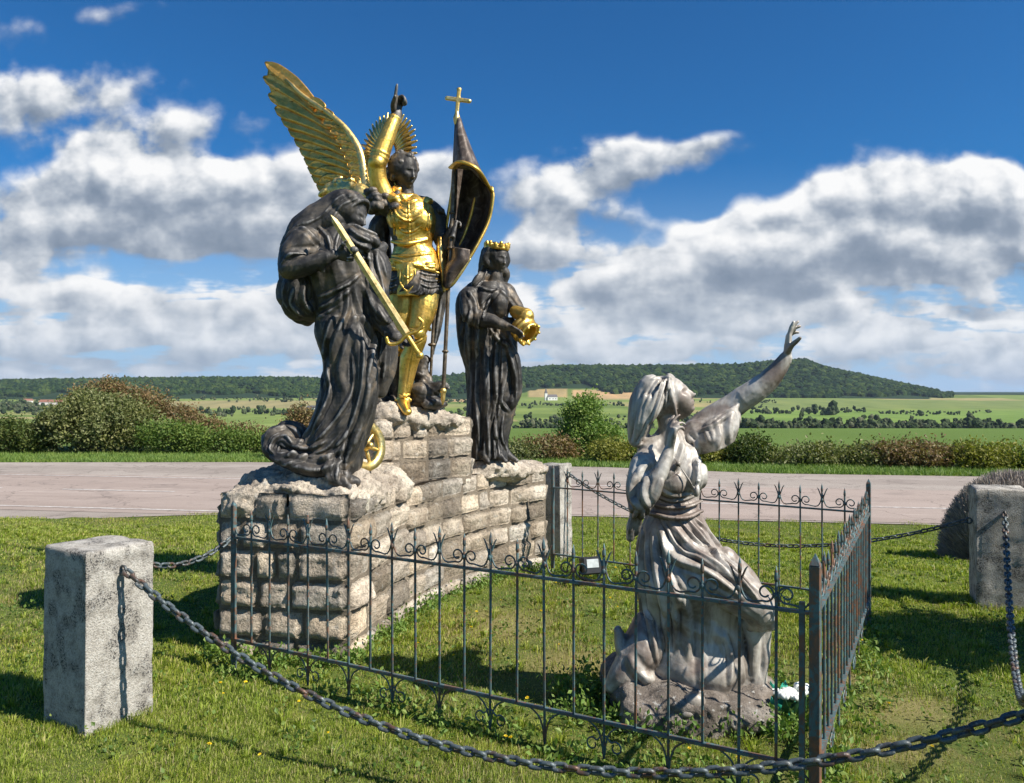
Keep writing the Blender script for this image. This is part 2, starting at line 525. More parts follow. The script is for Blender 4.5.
def mat_chain():
    m, T, b = new_mat('old_chain_iron')
    p = geo(T)
    n = T.noise(p, 9, 4, .6); n2 = T.noise(p, 80, 4, .6)
    c = T.ramp(n, [(.34, (.055, .06, .062)), (.5, (.10, .13, .14)), (.58, (.075, .066, .06)), (.68, (.15, .075, .045))])
    c = T.mix(T.mapr(n2, .58, .66, 0, .7), c, (.30, .30, .28, 1))
    T.put(b.inputs['Base Color'], c)
    b.inputs['Roughness'].default_value = .5; b.inputs['Metallic'].default_value = .35
    bump(T, b, n2, .4, .003)
    return m

def mat_plain(name, col, rough=.6, metal=0.0, var=.15):
    m, T, b = new_mat(name)
    n = T.noise(geo(T), 22, 4, .6)
    T.put(b.inputs['Base Color'], T.mix(T.mapr(n, .3, .7), tuple(v * (1 - var) for v in col) + (1,), tuple(min(1, v * (1 + var)) for v in col) + (1,)))
    b.inputs['Roughness'].default_value = rough; b.inputs['Metallic'].default_value = metal
    return m

def mat_leaf(name, cols, trans=.25, rough=.55):
    """foliage: every leaf its own shade"""
    m = bpy.data.materials.new(name); m.use_nodes = True; m.node_tree.nodes.clear()
    T = NT(m.node_tree)
    r = T.node('ShaderNodeNewGeometry').outputs['Random Per Island']
    c = T.ramp(r, [(i / max(1, len(cols) - 1), q) for i, q in enumerate(cols)])
    big = T.noise(geo(T), 1.3, 4, .6)
    c = T.mix(T.mapr(big, .35, .65, .0, .45), c, T.mix(1.0, c, (1.25, 1.05, .75, 1), 'MULTIPLY'))
    b = T.node('ShaderNodeBsdfPrincipled'); o = T.node('ShaderNodeOutputMaterial')
    T.put(b.inputs['Base Color'], c); b.inputs['Roughness'].default_value = rough; b.inputs['Specular IOR Level'].default_value = .3
    tr = T.node('ShaderNodeBsdfTranslucent'); T.put(tr.inputs[0], T.mix(1.0, c, (1.3, 1.5, .6, 1), 'MULTIPLY'))
    mx = T.node('ShaderNodeMixShader'); mx.inputs[0].default_value = trans
    T.l.new(b.outputs[0], mx.inputs[1]); T.l.new(tr.outputs[0], mx.inputs[2]); T.l.new(mx.outputs[0], o.inputs[0])
    return m

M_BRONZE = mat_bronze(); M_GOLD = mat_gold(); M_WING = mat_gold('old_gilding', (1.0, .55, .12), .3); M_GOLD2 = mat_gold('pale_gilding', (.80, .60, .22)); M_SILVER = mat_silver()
M_BLADE = mat_blade(); M_IRON = mat_iron(); M_CHAIN = mat_chain()
# ---------------------------------------------------------------- terrain
def sstep(x, a, b):
    t = np.clip((np.asarray(x, float) - a) / (b - a), 0, 1); return t * t * (3 - 2 * t)

ROAD_Z = -0.45
def near_edge(x):  return np.interp(x, [-60, -14, -8.0, -5, 1.0, 3.2, 5.5, 7.9, 14, 60], [21, 13.6, 12.57, 13.3, 13.15, 12.7, 12.38, 12.0, 11.0, 4.0])
def far_edge(x):   return np.interp(x, [-60, -14.7, -7.5, 2.4, 6.4, 12.6, 60], [29, 23.0, 23.1, 21.6, 19.9, 19.0, 12.0])

RU = np.array([-1.6, -.7, -.6, -.45, -.30, -.24, -.19, -.12, -.05, .01, .06, .11, .19, .28, .34, .365, .40, .4475, .4975, .535, .57, .7, 1.6])
RT = np.array([383, 384, 382.5, 380.5, 380, 381, 382, 381, 376, 371, 368, 368, 368, 367, 363, 362, 371, 379, 387, 391.6, 394.0, 395, 395])
def ridge_h(u): return np.interp(u, RU, (391.5 - RT)) / F

def terrain_z(X, Y):
    """height of the land: a plateau edge, a wide valley and a wooded ridge"""
    X = np.asarray(X, float); Y = np.asarray(Y, float)
    u = X / np.maximum(Y, 30)
    z = ROAD_Z * sstep(Y + .16 * X * (np.abs(X) < 30), 6.6, 12.4)
    z = z - 31.5 * sstep(Y, 24, 420)
    z = z + 17 * sstep(Y, 1250, 2150) + 9 * sstep(Y, 2000, 2600) * 1.0
    rh = np.maximum(ridge_h(u), 0) * 2700
    und = np.sin(X / 190.0 + 1.3) * np.sin(Y / 170.0) * 2.2 * sstep(Y, 400, 900)
    amp = sstep(Y, 1950, 2700) * (1 - .5 * sstep(Y, 2900, 4200))
    z = z + (rh + 6) * amp * (rh > 0.3) + und * (1 - amp)
    z = np.where(Y > 4200, np.minimum(z, 60), z)
    far = sstep(Y, 4500, 8000)
    z = z * (1 - far) + (-4.0) * far
    return z

WORN = [(2.02, 4.02, .42), (1.75, 3.55, .25), (-.15, 5.5, .7), (.35, 4.7, .5), (1.85, 4.5, .3)]
def build_terrain():
    ys = np.concatenate([np.linspace(-40, 0, 9)[:-1], np.linspace(0, 14, 57)[:-1], np.linspace(14, 26, 19)[:-1], np.geomspace(26, 420, 46)[:-1],
                         np.geomspace(420, 3200, 230)[:-1], np.geomspace(3200, 12500, 24)])
    us = np.concatenate([np.linspace(-1.7, -.72, 40)[:-1], np.linspace(-.72, .72, 420), np.linspace(.72, 1.7, 40)[1:]])
    Yg, Ug = np.meshgrid(ys, us, indexing='ij')
    X = Ug * np.maximum(Yg * 1.0, 0) + Ug * np.interp(Yg, [-40, 26, 600], [45, 25, 0.0])
    Z = terrain_z(X, Yg)
    road = (Yg > near_edge(X) + .25) & (Yg < far_edge(X) - .25)
    Z = np.where(road, Z - .06, Z)
    G = np.stack([X, Yg, Z], -1)
    V, P = grid_mesh(G)
    me = mesh_np('ground', V, P, None, True)
    # land use, decided by place in the world
    x, y = V[:, 0], V[:, 1]
    u = x / np.maximum(y, 30)
    n = fbm3(np.stack([x / 900, y / 900, 0 * x], -1), 3, 4)
    yy = y + 26 * n
    base = np.zeros((len(V), 3))
    pal = np.array([(.115, .20, .045), (.15, .235, .06), (.20, .25, .09), (.10, .17, .04), (.26, .27, .12), (.14, .22, .055)])
    cx = np.floor((x + .25 * y) / (150 + .10 * y)).astype(int); 
    cy = np.floor(np.log(np.maximum(yy, 300) / 300) / .115 + .25 * np.sin(cx * 2.1)).astype(int)
    h = (np.abs(cx * 7349 + cy * 9151 + (cx * cy) * 31) % 6)
    base[:] = pal[h]
    def px(y_): return y_
    def patch(u0, u1, y0, y1, c):
        m = (u > u0) & (u < u1) & (yy > y0) & (yy < y1); base[m] = c
    patch(-.75, .0, 520, 830, (.17, .26, .075))
    patch(-.05, .75, 505, 650, (.16, .245, .07))
    patch(.27, .385, 545, 640, (.19, .135, .075))
    patch(.385, .62, 470, 600, (.135, .22, .06))
    patch(.075, .165, 2010, 2190, (.36, .29, .15)); patch(.02, .07, 2040, 2200, (.30, .27, .13)); patch(.12, .26, 1700, 1800, (.22, .26, .10))
    patch(-.16, -.02, 1800, 2000, (.30, .25, .13))
    patch(-.75, -.2, 1500, 1800, (.24, .25, .12))
    patch(.28, .75, 820, 1400, (.13, .235, .05))
    patch(.28, .75, 1480, 1900, (.14, .21, .065))
    hill = ((ridge_h(u) * 2700 > 5) & (y > 1980 + 215 * sstep(u, -.04, .04) * (1 - sstep(u, .17, .24)))) | (y > 3000)
    base *= np.array([1.12, .94, .92])
    base[hill | ((u > .50) & (y > 2350))] = (.022, .042, .016)
    near = y < 380
    base[near] = (.11, .17, .04)
    ca = me.color_attributes.new('land', 'FLOAT_COLOR', 'POINT')
    ca.data.foreach_set('color', np.concatenate([base, np.ones((len(V), 1))], 1).astype(np.float32).ravel())
    m, T, b = new_mat('land')
    a = T.node('ShaderNodeAttribute', attribute_name='land').outputs['Color']
    p = geo(T)
    far = T.noise(T.vmath('MULTIPLY', p, (.02, .006, .0)), 1.0, 6, .6)
    c = T.mix(1.0, a, T.ramp(far, [(.3, (.75, .78, .7)), (.5, (1, 1, 1)), (.7, (1.25, 1.15, 1.1))]), 'MULTIPLY')
    nn = T.noise(p, 3.2, 6, .65); n3 = T.noise(p, 40, 5, .7); nb = T.noise(p, .55, 4, .6)
    soil = T.ramp(nn, [(.3, (.06, .085, .018)), (.5, (.11, .14, .032)), (.66, (.18, .17, .06)), (.8, (.24, .20, .11))])
    soil = T.mix(T.mapr(nb, .4, .62, 0, .55), soil, (.10, .15, .03, 1))
    soil = T.mix(T.mapr(n3, .35, .65, .5, 0), soil, (.03, .045, .012, 1))
    for cx_, cy_, r_ in WORN:
        dd = T.vmath('DISTANCE', T.vmath('MULTIPLY', p, (1, 1, 0)), (cx_, cy_, 0))
        soil = T.mix(T.mapr(T.math('ADD', dd, T.math('MULTIPLY_ADD', nn, .8, -.4)), r_ * .9, r_ * .2, 0, .65), soil, (.25, .20, .09, 1))
    yv = T.sep(p)[1]
    c = T.mix(T.mapr(yv, 34, 24), c, soil)
    T.put(b.inputs['Base Color'], c); b.inputs['Roughness'].default_value = .95; b.inputs['Specular IOR Level'].default_value = .1
    bump(T, b, n3, .6, .02)
    me.materials.append(m)
    o = obj('ground', me); tag(o, kind='structure')
    return o
build_terrain()

# ---------------------------------------------------------------- road
def strip(x0, x1, f0, f1, z, nx=120, ny=2):
    xs = np.linspace(x0, x1, nx)
    G = np.stack([np.stack([xs, f0(xs) * (1 - t) + f1(xs) * t, np.full(nx, z)], -1) for t in np.linspace(0, 1, ny)])
    return grid_mesh(G)

def mat_road(name, a, c, grit):
    m, T, b = new_mat(name)
    p = geo(T)
    q = T.comb(T.math('MULTIPLY', T.sep(p)[0], .10), T.math('ADD', T.sep(p)[1], T.math('MULTIPLY', T.sep(p)[0], .163)), 0.0)
    n = T.noise(q, .9, 6, .6); n2 = T.noise(p, 55, 6, .75); n3 = T.noise(p, 1.3, 5, .6)
    col = T.mix(T.mapr(n, .35, .65), a + (1,), c + (1,))
    col = T.mix(T.mapr(n2, .35, .65, grit, 0), col, (.07, .06, .055, 1))
    col = T.mix(T.mapr(n3, .52, .66, 0, .4), col, (.20, .165, .145, 1))
    col = T.mix(T.mapr(T.noise(q, 3.5, 7, .7), .56, .66, 0, .35), col, (.50, .42, .37, 1))
    crk = T.voro(T.vmath('ADD', p, T.vmath('SCALE', T.noise(p, 2.0, 4, .6, out=1), scale=.8)), .55, 'DISTANCE_TO_EDGE')
    col = T.mix(T.mapr(crk, .012, .0, 0, .6), col, (.08, .065, .055, 1))
    T.put(b.inputs['Base Color'], col); b.inputs['Roughness'].default_value = .9; b.inputs['Specular IOR Level'].default_value = .2
    bump(T, b, n2, .5, .008)
    return m
M_SHOULDER = mat_road('gravel', (.34, .29, .25), (.43, .375, .325), .5)
M_ROAD = mat_road('pink_asphalt', (.34, .272, .232), (.40, .325, .28), .32)
o = part('road_shoulder', strip(-60, 60, near_edge, far_edge, ROAD_Z + .012), M_SHOULDER, base=(0, 0, 0)); tag(o, kind='structure')
centre = lambda x: 16.65 - .163 * (np.asarray(x) + 9.4)
o = part('road', strip(-60, 60, lambda x: np.maximum(centre(x) - 2.75, near_edge(x) + .12), lambda x: centre(x) + 2.75, ROAD_Z + .017), M_ROAD, base=(0, 0, 0)); tag(o, kind='structure')
def mat_paint():
    m, T, b = new_mat('worn_road_paint')
    n = T.noise(geo(T), 9, 6, .7)
    T.put(b.inputs['Base Color'], T.mix(T.mapr(n, .38, .62, .95, .25), (.29, .23, .20, 1), (.56, .53, .49, 1)))
    b.inputs['Roughness'].default_value = .8
    return m
M_PAINT = mat_paint()
def line(x0, x1, off, w=.10, z=ROAD_Z + .022):
    return strip(x0, x1, lambda x: centre(x) + off - w / 2, lambda x: centre(x) + off + w / 2, z, 12)
marks = [line(-60, -3.2, -2.35), line(-60, 4.5, 2.45)]
for k in range(-16, 14):
    x0 = -9.35 + k * 3.9
    marks.append(line(x0, x0 + 2.5, 0, .11))
o = part('road_markings', join(*marks), M_PAINT, base=(0, 0, 0)); tag(o, kind='structure')

# ---------------------------------------------------------------- valley woods and hedges
def ico(sub=1):
    import bmesh
    bm = bmesh.new(); bmesh.ops.create_icosphere(bm, subdivisions=sub, radius=1)
    V = np.array([v.co[:] for v in bm.verts]); P = np.array([[v.index for v in f.verts] for f in bm.faces]); bm.free()
    return V, P
ICO1 = ico(1); ICO2 = ico(2)

def crowns(pts, r, hgt, seed=1, base=ICO2, rough=.28):
    """lumpy small crowns, one per point"""
    g = np.random.default_rng(seed)
    BV, BP = base
    n = len(pts); nv = len(BV)
    s = 1 + rough * g.normal(size=(n, nv))
    V = BV[None] * s[..., None] * np.stack([r, r, hgt], -1)[:, None, :] + pts[:, None, :]
    P = (BP[None] + (np.arange(n) * nv)[:, None, None]).reshape(-1, 3)
    return V.reshape(-1, 3), [P]

def mat_wood(name, stops, scale=.02):
    m, T, b = new_mat(name)
    p = geo(T)
    r = geo(T, 'Random Per Island')
    n = T.noise(p, scale, 5, .6)
    c = T.ramp(T.math('ADD', T.math('MULTIPLY', r, .55), T.math('MULTIPLY', n, .45)), stops)
    f = T.noise(p, scale * 14, 5, .7)
    c = T.mix(T.mapr(f, .3, .7), T.mix(1.0, c, (.6, .6, .6, 1), 'MULTIPLY'), T.mix(1.0, c, (1.35, 1.3, 1.2, 1), 'MULTIPLY'))
    T.put(b.inputs['Base Color'], c); b.inputs['Roughness'].default_value = .95; b.inputs['Specular IOR Level'].default_value = .05
    return m
M_FOREST = mat_wood('forest', [(.2, (.009, .021, .008)), (.45, (.018, .038, .011)), (.65, (.034, .058, .014)), (.85, (.055, .078, .018))], .008)
M_HEDGE = mat_wood('hedge_trees', [(.2, (.022, .038, .016)), (.5, (.05, .072, .034)), (.75, (.09, .105, .06)), (.9, (.15, .15, .10))], .03)

def forest():
    n = 26000
    u = rng.uniform(-.80, .80, n); Y = rng.uniform(1985, 2860, n)
    keep = ridge_h(u) * 2700 > -4
    edge = 1990 + 210 * sstep(u, -.04, .04) * (1 - sstep(u, .17, .24)) + 60 * np.sin(u * 31) + 45 * np.sin(u * 77 + 1) + np.interp(u, [.3, .36, .45, .55, .6], [0, -40, 40, 200, 330]) + np.interp(u, [-.8, -.25, -.1, 0], [120, 120, 60, 0])
    keep &= (Y > edge)
    keep &= ~((np.abs(u + .05) < .02) & (Y < 2150))
    u, Y = u[keep], Y[keep]
    X = u * Y
    r = rng.uniform(6.5, 12.5, len(u)) * np.interp(u, [.47, .57], [1, .45]); h = r * rng.uniform(.7, 1.05, len(u))
    Z = terrain_z(X, Y) + h * .35
    o = part('wooded_hill', crowns(np.stack([X, Y, Z], -1), r, h, 5, ICO1, .14), M_FOREST, smooth=False, base=(0, 0, 0))
    tag(o, 'dense dark green forest covering the ridge across the valley', 'forest', kind='stuff')
forest()

def hedge_line(rows, label, name='valley_hedge', seed=0):
    g = np.random.default_rng(seed)
    pts, rs, hs = [], [], []
    for (u0, y0, u1, y1, hh, spread, dens) in rows:
        L = math.hypot(u1 * y1 - u0 * y0, y1 - y0); n = int(L / hh * dens)
        t = g.uniform(0, 1, n)
        Y = y0 + (y1 - y0) * t + g.normal(size=n) * spread; U = u0 + (u1 - u0) * t
        X = U * Y
        n2 = n * 3; X = np.repeat(X, 3) + g.normal(size=n2) * hh * .35; Y = np.repeat(Y, 3) + g.normal(size=n2) * hh * .3
        top = hh * np.repeat(g.uniform(.35, 1.0, n) * (1 + .25 * np.sin(U * 90)), 3)
        s = hh * g.uniform(.10, .24, n2); zc = np.maximum(top * g.uniform(.15, .85, n2), s * .7)
        pts.append(np.stack([X, Y, terrain_z(X, Y) + zc], -1)); rs.append(s * g.uniform(.8, 1.3, n2)); hs.append(s * g.uniform(.8, 1.5, n2))
    o = part(name, crowns(np.concatenate(pts), np.concatenate(rs), np.concatenate(hs), seed, ICO2, .16), M_HEDGE, smooth=False, base=(0, 0, 0))
    tag(o, label, 'trees', kind='stuff')
hedge_line([(.0, 700, .66, 660, 11, 12, 7.5), (.25, 730, .66, 700, 12, 18, 5), (.33, 690, .45, 680, 15, 6, 2)], 'long belt of grey green trees across the valley floor on the right', seed=11)
hedge_line([(.02, 900, .24, 930, 11, 10, 2.4)], 'row of dark trees below the tan field in mid valley', seed=12)
hedge_line([(-.30, 1150, .0, 1060, 14, 45, 2.6), (-.75, 1350, -.30, 1200, 14, 60, 2.6), (-.66, 1500, -.56, 1250, 16, 60, 3)], 'belt of dark trees across the left valley beyond the pale field', seed=13)
hedge_line([(.28, 470, .66, 490, 7.5, 5, 2.6)], 'low bushy hedgerow nearest on the right valley field', seed=14)
hedge_line([(.38, 1150, .40, 1170, 22, 14, 4), (.36, 1300, .44, 1330, 12, 20, 2), (.46, 1280, .58, 1180, 8, 6, 2), (.30, 1210, .35, 1260, 12, 12, 2)], 'scattered dark copses on the green slope under the ridge', seed=15)
hedge_line([(-.75, 1850, -.05, 1760, 12, 50, 1.2), (.0, 1600, .16, 1580, 10, 20, 1.6), (.20, 1750, .33, 1700, 9, 20, 1.4)], 'thin distant hedges between the far fields', seed=16)
g_ = np.random.default_rng(3)
hedge_line([(u_, y_, u_ + .004, y_ + 4, 7, 2, 5) for u_, y_ in zip(g_.uniform(-.65, .65, 26), g_.uniform(560, 1700, 26))], 'single dark bushes dotted over the valley fields', name='field_bushes', seed=17)

# ---------------------------------------------------------------- far houses
M_WALLW = mat_plain('white_render', (.72, .70, .66), .8); M_ROOF = mat_plain('slate_roof', (.11, .10, .10), .7); M_TILE = mat_plain('red_roof', (.25, .11, .07), .8)
def house(u, Y, w, d, h, rh, roofmat, label, spire=None, rot=.2, wall=None):
    X = u * Y; z = float(terrain_z(X, Y)) - 1
    root = empty('house', (X, Y, z), label, 'house', 'houses far across the valley')
    m = Matrix.Translation((X, Y, z)) @ Matrix.Rotation(rot, 4, 'Z')
    part('wall', xf(box((0, 0, h / 2), (w, d, h)), m), wall or M_WALLW, root, False)
    a, b_ = w / 2 + .5, d / 2 + .5
    V = np.array([[-a, -b_, h], [a, -b_, h], [a, b_, h], [-a, b_, h], [-a + .6, 0, h + rh], [a - .6, 0, h + rh]]) + (0, 0, .02)
    part('roof', xf((V, [np.array([[0, 1, 5, 4], [2, 3, 4, 5]]), np.array([[1, 2, 5], [3, 0, 4]]), np.array([[0, 3, 2, 1]])]), m), roofmat, root, False)
    for k in (-.28, .05, .32):
        wd = part('window', xf(box((w * k, -d / 2, h * .55), (w * .09, .3, h * .28)), m), M_ROOF, root, False)
    if spire:
        part('tower', xf(box((-w / 2 - 3, 0, spire * .3), (6, 6, spire * .6)), m), M_WALLW, root, False)
        q = np.array([[-3.4, -3.4, 0], [3.4, -3.4, 0], [3.4, 3.4, 0], [-3.4, 3.4, 0], [0, 0, spire * .45]]) + (-w / 2 - 3, 0, spire * .6 + .02)
        part('spire', xf((q, [np.array([[0, 1, 4], [1, 2, 4], [2, 3, 4], [3, 0, 4]]), np.array([[0, 3, 2, 1]])]), m), M_ROOF, root, False)
house(.050, 1930, 24, 12, 9, 6, M_ROOF, 'white farmhouse with a pointed church tower below the wooded ridge', 30)
house(-.575, 1650, 46, 14, 6, 5, M_TILE, 'long pale farm building at the far left of the valley', rot=.05)
house(-.605, 1760, 18, 10, 6, 4, M_TILE, 'small pale house just left of the long farm building', rot=.4)
house(-.250, 1400, 16, 10, 6, 4, M_ROOF, 'tiny white house among trees in the left mid valley', rot=-.3)

# ---------------------------------------------------------------- air
def haze():
    V = np.array([[x, y, z] for z in (-40, 190) for y in (-60, 14000) for x in (-24000, 24000)], float)
    P = [np.array([[0, 2, 3, 1], [4, 5, 7, 6], [0, 1, 5, 4], [2, 6, 7, 3], [0, 4, 6, 2], [1, 3, 7, 5]])]
    m = bpy.data.materials.new('haze'); m.use_nodes = True; m.node_tree.nodes.clear()
    T = NT(m.node_tree)
    v = T.node('ShaderNodeVolumePrincipled'); o = T.node('ShaderNodeOutputMaterial')
    v.inputs['Color'].default_value = (.62, .78, 1.0, 1)
    v.inputs['Density'].default_value = 0.00004
    v.inputs['Anisotropy'].default_value = 0.1
    T.l.new(v.outputs[0], o.inputs['Volume'])
    ob = part('haze', (V, P), m, smooth=False, base=(0, 0, 0))
    tag(ob, 'thin blue summer haze over the valley', 'haze', kind='stuff')
haze()
# ---------------------------------------------------------------- stone pedestal
STONE_STOPS = [(.28, (.30, .24, .18)), (.42, (.48, .40, .31)), (.56, (.62, .53, .42)), (.74, (.70, .62, .50))]
M_STONE = mat_stone('rough_limestone', STONE_STOPS, 4.5, .022, attr='tone', lichen=.30, dark=.5)
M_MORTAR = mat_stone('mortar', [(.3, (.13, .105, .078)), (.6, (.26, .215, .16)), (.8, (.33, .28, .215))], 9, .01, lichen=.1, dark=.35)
M_ROCK = mat_stone('rock_top', [(.28, (.28, .23, .18)), (.43, (.47, .40, .32)), (.58, (.62, .54, .43)), (.76, (.62, .61, .50))], 3.5, .022, lichen=.35, dark=.55)
M_POST = mat_stone('granite', [(.3, (.32, .295, .255)), (.5, (.50, .47, .42)), (.7, (.62, .59, .53))], 13, .010, lichen=.55, dark=.92, lt=.015)

def add_tone(o, per_vert):
    ca = o.data.color_attributes.new('tone', 'FLOAT_COLOR', 'POINT')
    ca.data.foreach_set('color', np.concatenate([per_vert, np.ones((len(per_vert), 1))], 1).astype(np.float32).ravel())

def rock_block(p, q, z0, z1, depth, nrm, seed, bulge=.045):
    """one rock-faced ashlar: outer face from p to q, between z0 and z1"""
    g = np.random.default_rng(seed)
    p = np.array(p); q = np.array(q); L = np.linalg.norm(q - p)
    nx = max(7, int(L / .022)); nz = max(7, int((z1 - z0) / .022)); nd = 3
    t = (q - p) / L
    b = .008
    def pt(s, h, d):  # s 0..1 along, h 0..1 up, d outward
        return np.array([*(p + t * (b + s * (L - 2 * b)) + nrm * d), z0 + b + h * (z1 - z0 - 2 * b)])
    s = np.linspace(0, 1, nx); h = np.linspace(0, 1, nz)
    S, Hh = np.meshgrid(s, h, indexing='ij')
    es = np.minimum(S, 1 - S) * L; eh = np.minimum(Hh, 1 - Hh) * (z1 - z0)
    e = np.minimum(es, eh)
    prof = np.clip(e / .020, 0, 1) ** .5
    base = p[None, None] + t * (b + S[..., None] * (L - 2 * b))
    P3 = np.concatenate([base, (z0 + b + Hh * (z1 - z0 - 2 * b))[..., None]], -1)
    nn = fbm3(P3.reshape(-1, 3) * [1, 1, 1.3], seed % 97, 5, 4.5).reshape(S.shape); nn = nn * .45 + .9 * (.3 - np.abs(fbm3(P3.reshape(-1, 3), seed % 89, 4, 7).reshape(S.shape)))
    bl = bulge * g.uniform(.55, 1.5)
    tilt = g.normal() * .018 * (S - .5) * 2 + g.normal() * .018 * (Hh - .5) * 2
    d = -.004 + prof * np.maximum(.012 + bl * .62 + nn * .022 + tilt * .6, .010)
    # rounded, slightly irregular outline
    P3[..., :2] += nrm * d[..., None]
    jitter = fbm3(P3.reshape(-1, 3), seed % 53 + 5, 2, 5).reshape(S.shape) * .007
    P3[..., 2] += jitter * (1 - np.clip(eh / .05, 0, 1)) * .8
    # skirt back into the wall
    ring = np.concatenate([P3[:, 0], P3[-1, 1:], P3[-2::-1, -1], P3[0, -2:0:-1]])
    k = len(ring)
    back = ring.copy(); back[:, :2] -= nrm * (depth + .03)
    V, F4 = grid_mesh(P3)
    idx = np.arange(nx * nz).reshape(nx, nz)
    ri = np.concatenate([idx[:, 0], idx[-1, 1:], idx[-2::-1, -1], idx[0, -2:0:-1]])
    o = len(V); V = np.vstack([V, back])
    j = np.arange(k); j2 = (j + 1) % k
    F4 = np.vstack([F4[0], np.stack([ri[j2], ri[j], o + j, o + j2], -1)])
    return V, [F4]

def course(poly, z0, z1, seed, closed=False, lens=(.20, .36), skip=None):
    """a course of blocks along a polyline with outward normals to its right"""
    g = np.random.default_rng(seed)
    out, tones = [], []
    for i in range(len(poly) - 1):
        p, q = np.array(poly[i], float), np.array(poly[i + 1], float)
        L = np.linalg.norm(q - p); t = (q - p) / L; n = np.array([t[1], -t[0]])
        cuts = [0.0]
        while cuts[-1] < L - .14:
            cuts.append(cuts[-1] + g.uniform(*lens))
        if L - cuts[-2] < .2 or cuts[-1] > L: cuts[-1] = L
        cuts[-1] = L
        for a, b in zip(cuts[:-1], cuts[1:]):
            if b - a < .05: continue
            M = rock_block(p + t * a, p + t * b, z0, z1, .12, n, int(g.integers(1, 9999)), bulge=g.uniform(.025, .045))
            v = g.uniform(.70, 1.22); w = g.uniform(-.05, .05)
            if g.random() < .22: v *= .62
            out.append(M); tones.append(np.tile([v * (1 + w), v, v * (1 - w * 1.5)], (len(M[0]), 1)))
    return out, tones

PR = [(-.97, 4.78), (-.76, 5.72), (-.55, 6.27), (-.20, 6.85), (.31, 7.37)]
PL = [(-.22, 8.02), (-1.0, 7.45), (-1.50, 6.5), (-1.80, 4.92)]
LOOP = PR + PL + [PR[0]]
UP = [(-1.02, 5.93), (-.66, 6.24), (-.335, 6.56), (-.86, 7.24), (-1.36, 6.50), (-1.02, 5.93)]

def prism(poly, z0, z1, inset=0.0):
    p = np.array(poly, float)
    if inset:
        c = p.mean(0); p = c + (p - c) * (1 - inset)
    k = len(p)
    return tube_mesh(np.stack([np.c_[p, np.full(k, z)] for z in (z0, z1)]))

def build_pedestal():
    root = empty('stone_pedestal', (-.8, 6.1, 0), 'massive pedestal of rough hewn pale limestone blocks in stepped tiers under three statues', 'pedestal')
    blocks, tones = [], []
    h = [-.04, .10, .275, .455, .64, .815, .985]
    hb = [-.02, .10, .265, .43, .595, .76, .915]
    def add(poly, z0, z1, seed, **k):
        a, b = course(poly, z0, z1, seed, **k); blocks.extend(a); tones.extend(b)
    ped = LOOP
    for i in range(6):
        add([PL[-1], PR[0]], h[i], h[i + 1], 40 + i, lens=(.13, .30))
        add(PR[:2], h[i], h[i + 1] if i < 5 else .955, 60 + i)
        add(PR[1:], hb[i], hb[i + 1], 80 + i)
        add([PR[-1]] + PL[:1], hb[i], hb[i + 1], 100 + i)
        add(PL, hb[i], hb[i + 1], 120 + i, lens=(.25, .5))
    uz = [.90, 1.075, 1.24, 1.40]
    for i in range(3):
        add(UP, uz[i], uz[i + 1], 140 + i, lens=(.16, .27))
    M = join(*blocks)
    o = part('block_wall', M, M_STONE, root, True); add_tone(o, np.concatenate(tones))
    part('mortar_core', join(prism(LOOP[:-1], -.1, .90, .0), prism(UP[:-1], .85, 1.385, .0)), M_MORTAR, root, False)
    # rock tops modelled as one craggy surface each
    def craggy(a, seed):
        return lambda co, no: a * (.8 * fbm3(co * [1, 1, 1.4], seed, 5, 1.9) + .9 * (.35 - np.abs(fbm3(co * [1, 1, 1.6], seed + 1, 4, 3.2))) + .5 * fbm3(co, seed + 7, 4, 9))
    front = [ell((-1.42, 5.28, .93), (.36, .44, .20), (0, 0, 8)), ell((-1.22, 5.20, .95), (.33, .32, .22)), ell((-1.46, 5.12, .94), (.22, .20, .19)),
             ell((-1.02, 5.30, .93), (.20, .40, .14)), ell((-.93, 5.75, .90), (.20, .30, .15)), ell((-1.28, 5.75, .95), (.36, .40, .20)),
             box((-1.55, 5.02, .92), (.42, .28, .13), .1, .03), box((-1.12, 4.97, .95), (.34, .26, .13), -.15, .03), box((-1.02, 5.25, .92), (.26, .36, .12), .2, .03), box((-1.3, 5.0, 1.0), (.3, .3, .12), .4, .04), prism([(-1.8, 4.93), (-1.0, 4.82), (-.80, 5.7), (-1.55, 6.2)], .85, .965)]
    remesh('rock_top', front, .012, M_ROCK, root, 1, craggy(.034, 21))
    mid = [ell((-.86, 6.40, 1.38), (.36, .33, .13), (0, 0, 40)), ell((-.95, 6.15, 1.40), (.20, .18, .11)), ell((-.62, 6.42, 1.36), (.26, .20, .085), (0, 0, 40)), prism([(-.99, 5.96), (-.37, 6.56), (-.86, 7.2), (-1.33, 6.5)], 1.33, 1.40)]
    remesh('rock_top', mid, .016, M_ROCK, root, 2, craggy(.028, 31))
    back = [ell((-.18, 7.10, .89), (.40, .30, .10), (0, 0, 45)), ell((-.15, 6.98, .93), (.24, .20, .10), (0, 0, 30)), ell((.12, 7.42, .88), (.22, .2, .07)), prism([(-.5, 6.5), (-.17, 6.9), (.26, 7.38), (-.2, 7.95), (-1.0, 7.3)], .85, .905)]
    remesh('rock_top', back, .016, M_ROCK, root, 2, craggy(.025, 41))
    return root
build_pedestal()

# ---------------------------------------------------------------- corner posts
def gz(x, y): return float(terrain_z(x, y))

